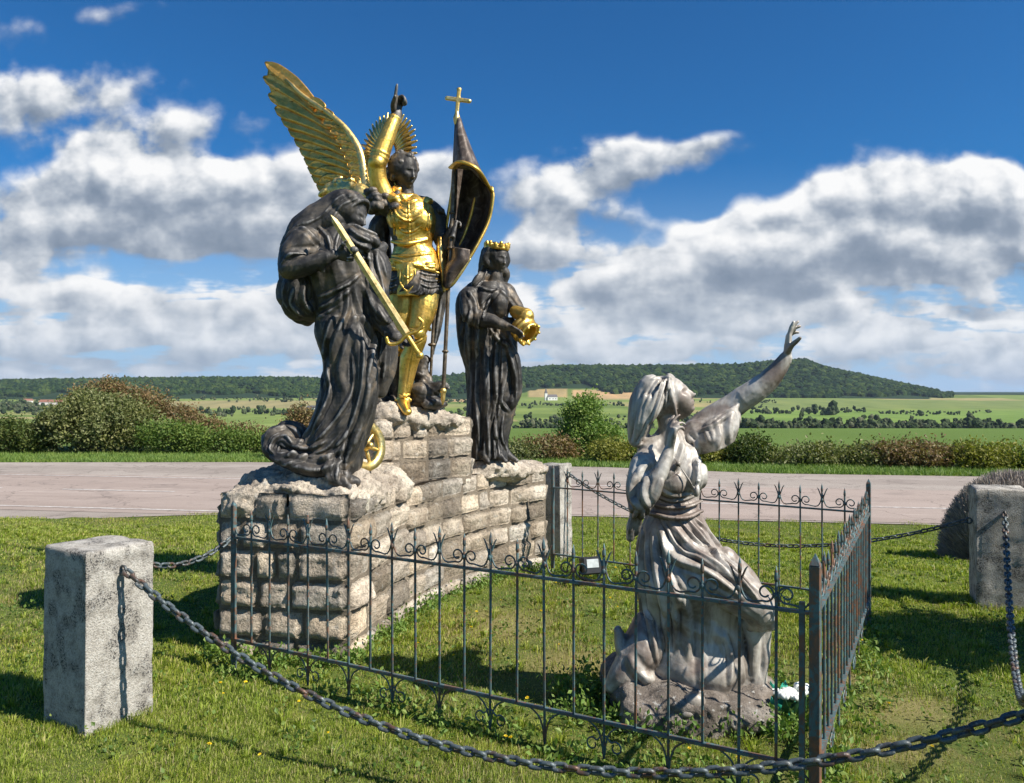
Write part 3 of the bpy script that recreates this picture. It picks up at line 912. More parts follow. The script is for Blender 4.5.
def post_mesh(cx, cy, rot, seed, s=.31, h=.85):
    g = np.random.default_rng(seed)
    z0 = gz(cx, cy)
    n, mz = 9, 26
    a = np.concatenate([[-1, -.965], np.linspace(-.8, .8, 7), [.965, 1]])
    ring = [(x, -1) for x in a[:-1]] + [(1, y) for y in a[:-1]] + [(x, 1) for x in a[::-1][:-1]] + [(-1, y) for y in a[::-1][:-1]]
    ring = np.array(ring)
    rings = []
    zs = np.concatenate([[-.08], np.linspace(0, h - .012, mz), [h]])
    for i, z in enumerate(zs):
        f = s / 2 * (1.0 if i < len(zs) - 1 else .965)
        rings.append(np.c_[ring * f, np.full(len(ring), z)])
    for f in (.8, .5, .2): rings.append(np.c_[ring * s / 2 * f, np.full(len(ring), h + .004)])
    V, P = tube_mesh(np.array(rings))
    d = fbm3(V, seed, 4, 6) * .005
    r = np.linalg.norm(V[:, :2], axis=1)[:, None] + 1e-6
    V[:, :2] += V[:, :2] / r * d[:, None] * (r > .05)
    V[:, 2] += fbm3(V, seed + 5, 3, 5) * .006 * (V[:, 2] > h * .95)
    m = Matrix.Translation((cx, cy, z0)) @ Matrix.Rotation(rot, 4, 'Z') @ Matrix.Rotation(g.normal() * .006, 4, 'X')
    return xf((V, P), m), z0
PROT = R(59)
POSTS = {}
def stone_post(key, cx, cy, label, seed, rot=PROT, s=.31, h=.85):
    M, z0 = post_mesh(cx, cy, rot, seed, s, h)
    root = empty('stone_post', (cx, cy, z0), label, 'stone post', 'stone posts carrying the chains')
    part('shaft', M, M_POST, root, True)
    POSTS[key] = (cx, cy, z0, root)
    return root
stone_post('left', -2.03, 3.93, 'speckled granite post nearest the camera on the left, dark chain shadow down its face', 3, h=.855, s=.345)
stone_post('right', 3.655, 6.00, 'granite post at the right edge in front of the grassy dome shrub', 5, rot=R(68), s=.35, h=.88)
stone_post('back', .43, 7.95, 'narrow granite post behind the far end of the stone pedestal', 8, h=.95, s=.25)
stone_post('near', 1.74, 2.30, 'granite post just outside the right of the frame', 9)

# ---------------------------------------------------------------- chains
def link_mesh(L=.064, w=.040, r=.0068):
    a = np.linspace(0, 2 * np.pi, 18, endpoint=False)
    hl = L / 2 - w / 2
    c = np.stack([np.where(np.cos(a) > 0, hl, -hl) + (w / 2 - r) * np.cos(a), (w / 2 - r) * np.sin(a), 0 * a], -1)
    t = np.roll(c, -1, 0) - np.roll(c, 1, 0); t /= np.linalg.norm(t, axis=1)[:, None]
    X = np.cross(t, [0, 0, 1.0])
    b = np.linspace(0, 2 * np.pi, 7, endpoint=False)
    rings = c[:, None] + r * (np.cos(b)[None, :, None] * X[:, None] + np.sin(b)[None, :, None] * np.array([0, 0, 1.0]))
    rings = np.vstack([rings, rings[:1]])
    V, P = tube_mesh(rings, False)
    return V, P
LINK = mesh_np('link', *link_mesh(), M_CHAIN)
LINKF = mesh_np('link', *link_mesh(.068, .045, .0088), M_CHAIN)

def chain(p, q, sag, label, pitch=.047, mesh=LINK, skew=0.0):
    p, q = np.array(p, float), np.array(q, float)
    t = np.linspace(0, 1, 600)
    C = p + (q - p) * t[:, None]; C[:, 2] -= sag * 4 * t * (1 - t) * (1 + skew * (t - .5))
    s = np.concatenate([[0], np.cumsum(np.linalg.norm(np.diff(C, axis=0), axis=1))])
    n = int(s[-1] / pitch)
    root = empty('iron_chain', tuple(p), label, 'chain', 'chains hung between the stone posts')
    for i in range(n):
        d = (i + .5) * s[-1] / n
        c = np.array([np.interp(d, s, C[:, k]) for k in range(3)])
        c2 = np.array([np.interp(d + .01, s, C[:, k]) for k in range(3)]); c1 = np.array([np.interp(d - .01, s, C[:, k]) for k in range(3)])
        tg = Vector(c2 - c1).normalized()
        o = obj('link', mesh, root, Vector(c - p))
        o.rotation_mode = 'QUATERNION'
        roll = Quaternion(Vector((1, 0, 0)), (i % 2) * R(90) + R(38 + 9 * math.sin(i * 1.7)))
        o.rotation_quaternion = Vector((1, 0, 0)).rotation_difference(tg) @ roll
    return root
def eye(p, d, root):
    """forged eye bolt"""
    p = np.array(p, float); d = np.array(d, float); d /= np.linalg.norm(d)
    a = np.linspace(0, 2 * np.pi, 16)
    up = np.array([0, 0, 1.0])
    c = p + d * .03
    ringp = [c + .021 * (np.cos(t) * d + np.sin(t) * up) for t in a]
    part('eye_bolt', join(limb([p - d * .02, p + d * .012], [.009, .009], 8), limb(ringp, [.0065], 8, 30, caps=False)), M_CHAIN, root)
def face_pt(key, ang, z, s=.31):
    cx, cy, z0, root = POSTS[key]
    d = np.array([math.cos(ang), math.sin(ang), 0])
    return np.array([cx, cy, z]) + d * (s / 2 - .004), d, root
a_r = PROT - math.pi / 2   # outward direction of the right-hand faces
pA, dA, rA = face_pt('left', a_r, .745, .345); eye(pA, dA, rA)
pB, dB, rB = face_pt('near', PROT + math.pi / 2, .64); eye(pB, dB, rB)
chain(pA + dA * .045, pB + dB * .045, .50, 'heavy rusty chain sagging across the foreground in front of the iron fence', mesh=LINKF)
pC, dC, rC = face_pt('left', PROT, .725, .345); eye(pC, dC, rC)
chain(pC + dC * .045, (-1.66, 4.74, .735), .075, 'short grey chain from the left granite post back to the pedestal corner')
pD, dD, rD = face_pt('right', R(68) + math.pi, .71, .35); eye(pD, dD, rD)
pE, dE, rE = face_pt('near', PROT + math.pi / 2, .73); eye(pE, dE, rE)
chain(pD + dD * .045, pE + dE * .045, .50, 'dark chain hanging steeply from the right granite post beside the lawn', mesh=LINKF)
pG, dG, rG = face_pt('right', R(68) + math.pi / 2, .62, .35); eye(pG, dG, rG)
pH, dH, rH = face_pt('back', a_r, .78, .25); eye(pH, dH, rH)
chain(pH + dH * .045, pG + dG * .045, .42, 'chain slung low behind the back fence panel from post to post', skew=-.2)

# ---------------------------------------------------------------- iron fence
def fence():
    A = np.array([-1.60, 4.60]); B = np.array([1.145, 3.02]); Cc = np.array([2.46, 5.52]); Dd = np.array([.36, 7.08])
    root = empty('iron_fence', (B[0], B[1], 0), 'rusty blue green wrought iron fence with spear tips and scrolls round the kneeling figure', 'fence')
    TOP, BOT = .762, .175
    def spear(x, y, z, r=.0075, h=.075):
        rings = []
        for zz, rr in ((0, r), (.012, r * 1.45), (.03, r * 1.2), (h * .7, r * .8), (h, r * .12)):
            a = np.linspace(0, 2 * np.pi, 8, endpoint=False)
            rings.append(np.c_[x + rr * np.cos(a), y + rr * np.sin(a), np.full(8, z + zz)])
        return tube_mesh(np.array(rings))
    def rod(pts, r=.0045, flat=1.0, sides=6, n=None, rr=None):
        return limb(pts, rr if rr is not None else [r], sides, n or max(8, len(pts) * 2), flat=flat)
    def panel(P, Q, n, post_a=True, post_b=True):
        d = Q - P; L = np.linalg.norm(d); d = d / L
        zf = lambda f: gz(*(P + d * L * f)) if True else 0
        def W(s, z): 
            p = P + d * s
            return np.array([p[0], p[1], z + zf(s / L)])
        part('top_rail', bar(W(0, TOP), W(L, TOP), .026, .011), M_IRON, root, False)
        part('bottom_rail', bar(W(0, BOT), W(L, BOT), .026, .011), M_IRON, root, False)
        st = L / (n + 1)
        for i in range(1, n + 1):
            s = i * st; fleur = (i % 2 == 0)
            x, y, _ = W(s, 0); zb = zf(s / L)
            top = .885 if fleur else .865
            lean = rng.normal() * .0025
            ms = [limb([W(s, .02 if fleur else BOT), W(s + lean, top)], [.0062], 8, 6), spear(*W(s + lean, top), .0062, .062)]
            if fleur:
                for sg in (-1, 1):
                    ms.append(rod([W(s, TOP + .045), W(s + sg * .008, TOP + .085), W(s + sg * .026, TOP + .135), W(s + sg * .036, TOP + .150)], rr=[.0045, .0045, .004, .002]))
                ms.append(ell(W(s, TOP + .062), (.011, .011, .016), n=8))
            part('picket', join(*ms), M_IRON, root)
            if not fleur: part('collar', ell(W(s, TOP + .050), (.010, .010, .014), n=8), M_IRON, root)
            # scrolls fill the bays above the top rail: from each fleur down and round to the plain picket
            if fleur or True:
                pass
        for i in range(0, n + 2, 2):
            s = i * st
            for sg in (-1, 1):
                e = s + sg * st
                if e < st * .5 or e > L - st * .5: continue
                c = np.array([e - sg * .040, TOP + .056]); r0 = .036
                pts = [W(s + sg * .006, TOP + .10), W(s + sg * .012, TOP + .055), W(s + sg * .038, TOP + .017)]
                th = np.linspace(-np.pi * .62, np.pi * 1.75, 14)
                for k, t in enumerate(th):
                    rr = r0 * (1 - .60 * k / 13)
                    pts.append(W(c[0] - sg * -1 * rr * math.cos(t) if False else c[0] + sg * rr * math.cos(t), c[1] + rr * math.sin(t)))
                part('scroll', rod(pts, .0042, n=44, sides=6), M_IRON, root)
                # feet under the bottom rail
                pts = [W(s + sg * .004, .035), W(s + sg * .010, .085), W(s + sg * .030, .135), W(s + sg * .075, BOT - .008), W(s + sg * .10, BOT - .008)]
                part('foot_bracket', rod(pts, .0042, n=20), M_IRON, root)
                c = np.array([s + sg * .055, .070]); pts = [W(s + sg * .008, .115)]
                th = np.linspace(np.pi * .75, -np.pi * 1.1, 12)
                for k, t in enumerate(th):
                    rr = .030 * (1 - .5 * k / 11)
                    pts.append(W(c[0] + sg * rr * math.cos(t), c[1] + rr * math.sin(t)))
                if i % 4 == 0: part('foot_scroll', rod(pts, .0038, n=34), M_IRON, root)
    panel(A, B, 21); panel(B, Cc, 19); panel(Cc, Dd, 16)
    for p, hgt, w in ((A, .965, .026), (B, .965, .040), (Cc, .985, .030), (Dd, .95, .028)):
        z0 = gz(*p)
        th = math.atan2(B[1] - A[1], B[0] - A[0])
        m = Matrix.Translation((p[0], p[1], z0)) @ Matrix.Rotation(th, 4, 'Z')
        sh = box((0, 0, hgt / 2 - .05), (w, w, hgt + .06), bevel=.003)
        tip = np.array([[-w / 2, -w / 2, 0], [w / 2, -w / 2, 0], [w / 2, w / 2, 0], [-w / 2, w / 2, 0], [0, 0, w * 1.1]]) + (0, 0, hgt - .02 + .001)
        tp = (tip, [np.array([[0, 1, 4], [1, 2, 4], [2, 3, 4], [3, 0, 4]])])
        part('corner_post', xf(join(sh, tp), m), M_IRON, root, False)
    # second upright bolted beside the near corner post
    q = B + (A - B) / np.linalg.norm(A - B) * .048
    part('gate_stile', box((q[0], q[1], .40), (.020, .020, .80), math.atan2(B[1] - A[1], B[0] - A[0])), M_IRON, root, False)
    # pickets at the wall end of the front panel are plain
    return root
fence()
# ---------------------------------------------------------------- statue building kit
def frame(fwd, up):
    f = Vector(fwd).normalized(); u = Vector(up); x = f.cross(u).normalized(); u = x.cross(f)
    return np.array([x, f, u]).T          # columns: side, forward, up

def head(c, hh, fwd, up, smile=0.0):
    """a modelled head: skull, jaw, brow, eyes, nose, lips, chin, ears"""
    n, m = 72, 60
    th = np.linspace(.03, np.pi - .03, m); a = np.linspace(0, 2 * np.pi, n, endpoint=False)
    Tt, A = np.meshgrid(th, a, indexing='ij')
    nx, ny, nz = np.sin(Tt) * np.cos(A), np.sin(Tt) * np.sin(A), np.cos(Tt)
    x = .335 * nx; z = .5 * nz
    y = np.where(ny > 0, .40 * np.sign(ny) * np.abs(ny) ** .82, .47 * ny)
    lo = np.clip(-z / .5, 0, 1)
    x = x * (1 - .42 * lo ** 1.6)
    y = np.where(ny < 0, y * (1 - .55 * lo ** 1.1), y) 
    y = y + np.where(ny > 0, .055 * lo, 0)
    w = np.clip(ny * 2.2, 0, 1)
    def g(cx, cz, sx, sz): return np.exp(-((x - cx) / sx) ** 2 - ((z - cz) / sz) ** 2)
    d = .022 * g(0, .075, .20, .035)
    for s in (-1, 1):
        d += -.062 * g(s * .125, .005, .068, .042) + .036 * g(s * .125, -.003, .044, .024) + .010 * g(s * .125, .024, .062, .010) - .008 * g(s * .125, -.034, .06, .012)
        d += .020 * g(s * .20, -.10, .09, .09) - .014 * g(s * .17, -.24, .06, .08)
        d += .022 * g(s * .038, -.165, .024, .022)
    ridge = np.clip((.06 - z) / .25, 0, 1)
    d += (.030 + .085 * ridge) * np.exp(-(x / .036) ** 2) * sstep(z, -.215, -.165) * sstep(-z, -.12, -.02)
    d += .022 * g(0, -.165, .045, .028)
    d += -.014 * g(0, -.225, .03, .02)
    d += .036 * g(0, -.262, .075, .016) + .038 * g(0, -.312, .062, .020) - .030 * g(0, -.286, .085, .0085)
    d += -.024 * g(0, -.355, .08, .022) + .040 * g(0, -.43, .075, .06)
    y = y + d * w
    pts = np.stack([x, y, z], -1)
    M = tube_mesh(pts)
    ears = [ell((s * .335, -.03, -.05), (.035, .06, .10), (12, 0, s * -14), 12) for s in (-1, 1)]
    V, P = join(M, *ears)
    B = frame(fwd, up)
    return (V * hh) @ B.T + np.array(c), P

def hand(wrist, d, palm, size=.19, curl=(.3, .35, .4, .45), thumb=.6, side=1, spread=.10, r=1.0):
    """palm plus five jointed fingers; d = direction to the finger tips, palm = palm normal, side = thumb side"""
    wv = np.array(wrist, float); d = np.array(d, float); d /= np.linalg.norm(d)
    n = np.array(palm, float); n -= d * n.dot(d); n /= np.linalg.norm(n)
    s = np.cross(d, n) * side
    k = size / .19
    out = []
    out.append(limb([wv - d * .02 * k, wv + d * .035 * k, wv + d * .085 * k], np.array([.024, .036, .040]) * k * r, 14, flat=.42, up=n))
    # limb's flat axis: make sure the palm is wide along s
    out[-1] = palm_box(wv, d, n, s, k * r)
    L = [.078, .088, .082, .064]
    for i in range(4):
        o = (1.5 - i) * .0195 * k
        base = wv + d * (.088 - .004 * abs(i - 1.2)) * k + s * o
        a0 = (1.5 - i) * spread
        dd = d * math.cos(a0) + s * math.sin(a0)
        c = curl[i]; p = [base - dd * .03 * k, base]; ang = 0; l = L[i] * k
        for q, f in enumerate((.45, .32, .23)):
            ang += c * (.9 if q == 0 else 1.15)
            p.append(p[-1] + (dd * math.cos(ang) + n * math.sin(ang)) * l * f)
        out.append(limb(p, np.array([.0100, .0098, .0090, .0080, .0066]) * k * r, 9, 16))
    b = wv + d * .022 * k + s * .026 * k
    td = (d * .62 + s * .72 + n * .30); td /= np.linalg.norm(td)
    t2 = td * (1 - thumb * .5) + (n * .8 + d * .5) * thumb * .5; t2 /= np.linalg.norm(t2)
    out.append(limb([b - td * .01 * k, b + td * .038 * k, b + td * .038 * k + t2 * .030 * k, b + td * .038 * k + t2 * .056 * k], np.array([.0150, .0118, .0105, .0078]) * k * r, 9, 14))
    return out

def palm_box(w, d, n, s, k):
    rings = []
    a = np.linspace(0, 2 * np.pi, 16, endpoint=False)
    for t, hw, ht in ((-.03, .023, .019), (0, .024, .017), (.03, .034, .017), (.06, .040, .015), (.085, .040, .012), (.094, .036, .008)):
        rings.append(w + d * t * k + k * (hw * np.cos(a)[:, None] * s + ht * np.sin(a)[:, None] * n))
    return tube_mesh(np.array(rings))

def drape(rings, nseg=110, m=70, folds=9, amp=.10, seed=1, sharp=1.6, grow=1.0, twist=.6, front=None, base_amp=.15):
    """cloth body lofted through rings (cx, cy, z, rx, ry[, rot]); folds deepen towards the hem"""
    g = np.random.default_rng(seed)
    Rg = np.array([list(r) + [0] * (6 - len(r)) for r in rings], float)
    t = np.linspace(0, 1, m)
    K = catmull(Rg, m)
    a = np.linspace(0, 2 * np.pi, nseg, endpoint=False)
    ph = g.uniform(0, 6.28, 6)
    out = []
    for i in range(m):
        cx, cy, z, rx, ry, rot = K[i]
        f = t[i]
        w = a + .35 * np.sin(a * 2 + ph[0] + 1.2 * f) + .18 * np.sin(a * 5 + ph[1] - 2 * f) + twist * f
        q = .5 + .5 * np.cos(folds * w + ph[2] + .8 * np.sin(3 * f + ph[3]))
        q2 = .5 + .5 * np.cos((folds * 1.7) * w + ph[4] + 2.2 * f)
        s = (1 - (1 - q) ** sharp) * .72 + .28 * q2 ** 1.5
        am = amp * (base_amp + (1 - base_amp) * f ** grow)
        r = 1 + am * (s - .55) * 2
        ca, sa = math.cos(rot), math.sin(rot)
        X = rx * r * np.cos(a); Y = ry * r * np.sin(a)
        out.append(np.stack([cx + X * ca - Y * sa, cy + X * sa + Y * ca, np.full(nseg, z) + 0.010 * f * np.sin(a * 3 + ph[5])], -1))
    return tube_mesh(np.array(out))

def fold(pts, r0=.02, r1=.008, flat=.8, n=26):
    """a raised fold laid over cloth"""
    k = len(pts); rad = [r1] + [r0] * (k - 2) + [r1]
    return limb(pts, rad, 9, n, flat=flat)

def folds_on(lines, r0=.018, r1=.006):
    return [fold(l, r0, r1) for l in lines]

def cloth_noise(a=.006, sc=2.2, seed=3):
    return lambda co, no: a * fbm3(co * [1, 1, .55], seed, 4, sc) + a * .35 * fbm3(co, seed + 2, 3, sc * 5)

def pix(Yf):
    """measuring helper: a point of the statue standing Yf metres away, read off the photograph's proportions"""
    def P(px, py, d=0.0):
        # sizes are taken in the statue's own plane, depth added straight back, so the figure keeps its true proportions
        return np.array([(px - 512) / F * (Yf), Yf + d, H - (py - 391.5) / F * Yf])
    return P

from mathutils.bvhtree import BVHTree
def carve(o, Yf, folds, ridged=None, side=-1):
    """model folds into the surface of o. folds: (pixel polyline, width m, height m[, depth hint]).
    Each line is laid on the surface where it is met from the front, then raised as a crisp ridge with a hollow on either side."""
    me = o.data; n = len(me.vertices)
    co = np.empty(n * 3, np.float32); me.vertices.foreach_get('co', co); co = co.reshape(-1, 3).astype(float)
    no = np.empty(n * 3, np.float32); me.vertices.foreach_get('normal', no); no = no.reshape(-1, 3).astype(float)
    off = np.array(wloc(o))
    bvh = BVHTree.FromPolygons([tuple(v) for v in co], [tuple(p.vertices) for p in me.polygons])
    P = pix(Yf)
    disp = np.zeros(n)
    gr = np.random.default_rng(len(folds))
    for f in folds:
        line, w, h = f[:3]
        if w >= .010: w = w * gr.uniform(.85, 1.75); h = h * gr.uniform(.65, 1.1)
        C = catmull([P(a, b)[[0, 2]] for a, b in line], 40) if len(line) > 2 else np.array([P(*line[0])[[0, 2]] * (1 - t) + P(*line[1])[[0, 2]] * t for t in np.linspace(0, 1, 40)])
        pts, tt = [], []
        for k, (x, z) in enumerate(C):
            if side > 0: hit = bvh.ray_cast(Vector((x - off[0], Yf + 3 - off[1], z - off[2])), Vector((0, -1, 0)))[0]
            else: hit = bvh.ray_cast(Vector((x - off[0], Yf - 2 - off[1], z - off[2])), Vector((0, 1, 0)))[0]
            if hit is not None: pts.append(hit[:]); tt.append(k / 39)
        if len(pts) < 4: continue
        pts = np.array(pts); tt = np.array(tt)
        # drop outliers where the line jumps off the figure
        yd = np.abs(pts[:, 1] - np.median(pts[:, 1])); ok = yd < .35
        pts, tt = pts[ok], tt[ok]
        if len(pts) < 4: continue
        lo, hi = pts.min(0) - 4 * w, pts.max(0) + 4 * w
        sel = np.where(((co > lo) & (co < hi)).all(1))[0]
        if not len(sel): continue
        A = co[sel]
        best = np.full(len(sel), 1e9); bt = np.zeros(len(sel))
        for p0, p1, t0, t1 in zip(pts[:-1], pts[1:], tt[:-1], tt[1:]):
            if np.linalg.norm(p1 - p0) > .08: continue
            e = p1 - p0; L2 = e @ e + 1e-12
            s_ = np.clip((A - p0) @ e / L2, 0, 1)
            d = np.linalg.norm(A - p0 - s_[:, None] * e, axis=1)
            m = d < best; best[m] = d[m]; bt[m] = (t0 + (t1 - t0) * s_)[m]
        taper = np.clip(np.minimum(bt, 1 - bt) * 5, 0, 1) ** .7
        ww = w * (.6 + .4 * taper)
        r = best / ww
        disp[sel] += h * taper * (np.exp(-np.abs(r) ** 1.5 * 1.1) * 1.1 - .55 * np.exp(-((r - 1.7) / .6) ** 2))
    if ridged is not None: disp += ridged(co + off, no)
    co2 = co + no * disp[:, None]
    me.vertices.foreach_set('co', co2.astype(np.float32).ravel()); me.update()
    return o

def ridges(a, sx=3.0, sz=.8, seed=1, zlo=None, zhi=None):
    """long soft ridges running down cloth, faded outside a height range"""
    def fn(co, no):
        q = co * [sx, sx, sz]
        r = 1 - np.abs(fbm3(q, seed, 3, 1.0)) * 1.6
        k = np.ones(len(co))
        if zlo is not None: k *= sstep(co[:, 2], zlo - .05, zlo + .05)
        if zhi is not None: k *= 1 - sstep(co[:, 2], zhi - .05, zhi + .05)
        return a * (r - .5) * k * (1 - np.abs(no[:, 2]) * .5)
    return fn

def pixd(Yf):
    """as pix, but for things standing well in front of or behind the statue's own plane"""
    def P(px, py, d=0.0):
        return np.array([(px - 512) / F * (Yf + d), Yf + d, H - (py - 391.5) / F * (Yf + d)])
    return P
# ---------------------------------------------------------------- kneeling shepherdess
def kneeling():
    P = pix(4.02); s = 4.02 / F
    root = empty('kneeling_statue', (.88, 4.05, 0), 'weathered silvery kneeling woman in headscarf reaching up with one arm inside the fence', 'statue')
    # rock base
    base = [prism([(.48, 4.02), (.64, 3.76), (.93, 3.68), (1.20, 3.78), (1.28, 4.05), (1.20, 4.38), (.80, 4.48), (.55, 4.32)], -.06, .15),
            ell((.64, 4.0, .12), (.16, .22, .10)), ell((.85, 3.90, .12), (.28, .20, .075)), ell((1.12, 4.02, .12), (.20, .24, .07)), ell((.58, 4.16, .13), (.13, .16, .11)),
            ell((.70, 3.80, .05), (.2, .10, .12)), ell((1.08, 3.78, .05), (.2, .10, .11)), ell((.9, 4.25, .12), (.35, .25, .06))]
    remesh('rock_base', base, .011, M_BASE, root, 2, lambda co, no: .022 * fbm3(co * [1, 1, 1.6], 77, 5, 2.6) + .008 * np.abs(fbm3(co, 78, 3, 9)))
    M = []
    up = np.array
    # gown: waist to ground
    def ring(px, py, w, ry, d=0, rot=0):
        c = P(px, py, d); return (c[0], c[1], c[2], w * s, ry, rot)
    M.append(drape([ring(674, 507, 25, .115), ring(674, 516, 28, .125), ring(675, 532, 35, .155), ring(680, 552, 43, .19), ring(690, 580, 53, .225, -.01), ring(694, 610, 53, .20, .02),
                    ring(698, 640, 55, .195, .02), ring(699, 662, 57, .21), ring(699, 676, 54, .20), ring(697, 692, 48, .18)], folds=8, amp=.055, seed=4, twist=.9, grow=.5, base_amp=.35, sharp=1.9))
    # forward thigh, knee and shin under the cloth (towards the right)
    M.append(limb([P(676, 556, -.09), P(706, 570, -.15), P(742, 594, -.19), P(750, 607, -.17)], [.120, .118, .096, .080], 18, 22))
    M.append(limb([P(748, 606, -.09), P(750, 640, -.07), P(749, 676, -.05)], [.082, .066, .076], 16, 16))
    M.append(limb([P(727, 560, .05), P(752, 590, .07), P(757, 630, .05), P(756, 672, .03)], [.06, .07, .05, .055], 14, 20))
    # trailing cloth and the foot behind
    M.append(limb([P(655, 630, .0), P(640, 648, -.05), P(622, 668, -.08), P(612, 680, -.08)], [.12, .11, .075, .05], 16, 20))
    M.append(limb([P(640, 668, -.1), P(628, 655, -.07), P(621, 642, -.05), P(617, 628, -.05)], [.07, .062, .050, .030], 12, 18, flat=.8))
    M.append(ell(P(683, 682, -.265), (.055, .045, .05))); M.append(ell(P(676, 690, -.28), (.05, .04, .03)))
    # torso
    def tr(px, py, w, ry, d=0): c = P(px, py, d); return (c[0], c[1], c[2], w * s, ry, 0.0)
    M.append(drape([tr(674, 514, 26, .118), tr(673, 505, 25, .115), tr(672, 494, 27, .125), tr(671, 480, 31, .14), tr(669, 464, 31, .14), tr(668, 450, 27, .12), tr(668, 440, 17, .085), tr(669, 430, 11, .055)],
                   folds=11, amp=.028, seed=9, twist=.3, base_amp=.8, sharp=1.2))
    M.append(limb([P(646, 511, -.06), P(660, 513, -.12), P(680, 513, -.125), P(698, 509, -.07)], [.016, .018, .018, .016], 10, 20, flat=.7))
    M.append(limb([P(650, 502, -.06), P(664, 504, -.115), P(682, 503, -.12), P(698, 499, -.07)], [.012, .014, .014, .012], 10, 20, flat=.7))
    # bust and collar, chest turned up to the right
    M.append(ell(P(689, 474, -.075), (.072, .075, .085))); M.append(ell(P(668, 480, -.10), (.07, .07, .08))); M.append(ell(P(692, 476, .06), (.06, .07, .08)))
    # necklace with a small cross
    M.append(limb([P(668, 455, -.15), P(676, 468, -.168), P(684, 480, -.17), P(688, 488, -.165), P(692, 474, -.15), P(693, 458, -.12)], [.0048], 7, 40))
    M.append(ell(P(689, 488, -.168), (.014, .01, .022)))
    # shoulders
    M.append(ell(P(645, 464, -.08), (.085, .10, .085))); M.append(ell(P(690, 443, .10), (.085, .09, .07)))
    M.append(limb([P(650, 452, -.03), P(668, 444, .02), P(690, 440, .10)], [.075, .075, .065], 14, 16))
    # near arm: elbow down at the left, hand up at the throat
    M.append(limb([P(640, 464, -.12), P(633, 482, -.17), P(634, 500, -.18)], [.070, .060, .054], 14, 18))
    M.append(limb([P(633, 501, -.20), P(641, 486, -.24), P(653, 464, -.235), P(661, 446, -.215)], [.054, .048, .036, .025], 14, 20))
    M += hand(P(661, 445, -.215), (.10, -.05, 1), (.80, .25, .1), .19, (.22, .30, .60, .75), .3, 1, r=1.1)
    # sleeve end hanging behind the elbow
    M.append(limb([P(634, 498, -.16), P(631, 512, -.15), P(628, 524, -.14), P(626, 532, -.14)], [.052, .040, .040, .026], 12, 18, flat=.7))
    # far arm thrust up to the right
    M.append(limb([P(694, 440, .10), P(714, 422, .10), P(736, 407, .08), P(748, 397, .06)], [.078, .072, .066, .062], 16, 22))
    M.append(limb([P(746, 399, .06), P(760, 389, .04), P(774, 376, .02), P(786, 358, 0)], [.063, .062, .052, .034], 16, 22))
    M += hand(P(787.5, 356, 0), (.06, 0, 1), (.95, -.25, .05), .20, (.12, .25, .38, .50), .9, -1, .07, r=1.15)
    # wide sleeve falling from that arm
    net = [[P(690, 436, .02), P(706, 424, .00), P(722, 413, .0), P(738, 404, .02)],
           [P(694, 446, -.02), P(708, 438, -.05), P(722, 432, -.04), P(737, 424, -.0)],
           [P(700, 454, .02), P(712, 450, -.03), P(724, 447, -.02), P(734, 440, .03)]]
    G = bilinear(net, 26, 40)
    G[:, :, 1] += .014 * np.sin(np.linspace(0, 12, 40))[None] * np.linspace(.3, 1, 26)[:, None]
    M.append(sheet(G, .024))
    G2 = G.copy(); G2[:, :, 1] = .12 * 2 + P(0, 0)[1] - (G[:, :, 1] - P(0, 0)[1])
    M.append(sheet(G2, .022))
    M.append(limb([P(698, 437, .06), P(716, 430, .05), P(732, 418, .05)], [.085, .075, .062], 14, 16))
    # neck and head, face lifted
    M.append(limb([P(668, 446, .0), P(669, 430, .0), P(668, 416, .01)], [.062, .052, .056], 16, 14))
    fwd = (.77, -.38, .48); upv = (-.52, .06, .84)
    M.append(head(P(671.5, 399, .0), .232, fwd, upv))
    # headscarf
    B = frame(fwd, upv); hc = P(670, 399, 0)
    def HB(x, y, z): return hc + B @ (np.array([x, y, z]) * .222)
    M.append(ell(HB(0, -.15, .10), (.090, .098, .100), (0, 0, 0))); M.append(ell(HB(0, -.02, .20), (.083, .080, .078), (0, 0, 0)))
    M.append(ell(P(655, 399, 0), (.078, .092, .098)))
    rim = [HB(.33, .0, -.40), HB(.352, .10, -.12), HB(.335, .17, .15), HB(.21, .24, .38), HB(0, .25, .46), HB(-.21, .24, .38), HB(-.335, .17, .15), HB(-.35, .08, -.10)]
    M.append(limb(rim, [.010, .013, .014, .014, .014, .014, .014, .010], 10, 60))
    fl = bilinear([[P(666, 376, -.02), P(660, 380, -.085), P(655, 392, -.105)], [P(662, 390, -.08), P(652, 396, -.11), P(644, 406, -.11)], [P(660, 402, -.095), P(652, 412, -.115), P(643, 420, -.105)], [P(655, 412, -.095), P(650, 420, -.105), P(645, 427, -.09)]], 20, 14)
    M.append(sheet(fl, .016))
    # veil down the back
    M.append(limb([P(653, 388, 0), P(645, 403, .0), P(640, 422, 0), P(638, 440, .02)], [.072, .074, .060, .045], 16, 24, flat=1.1))
    M.append(limb([P(645, 400, -.08), P(640, 420, -.08), P(634, 442, -.05)], [.035, .035, .028], 12, 20))
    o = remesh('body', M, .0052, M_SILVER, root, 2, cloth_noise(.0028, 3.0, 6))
    W, Hh = .012, .011
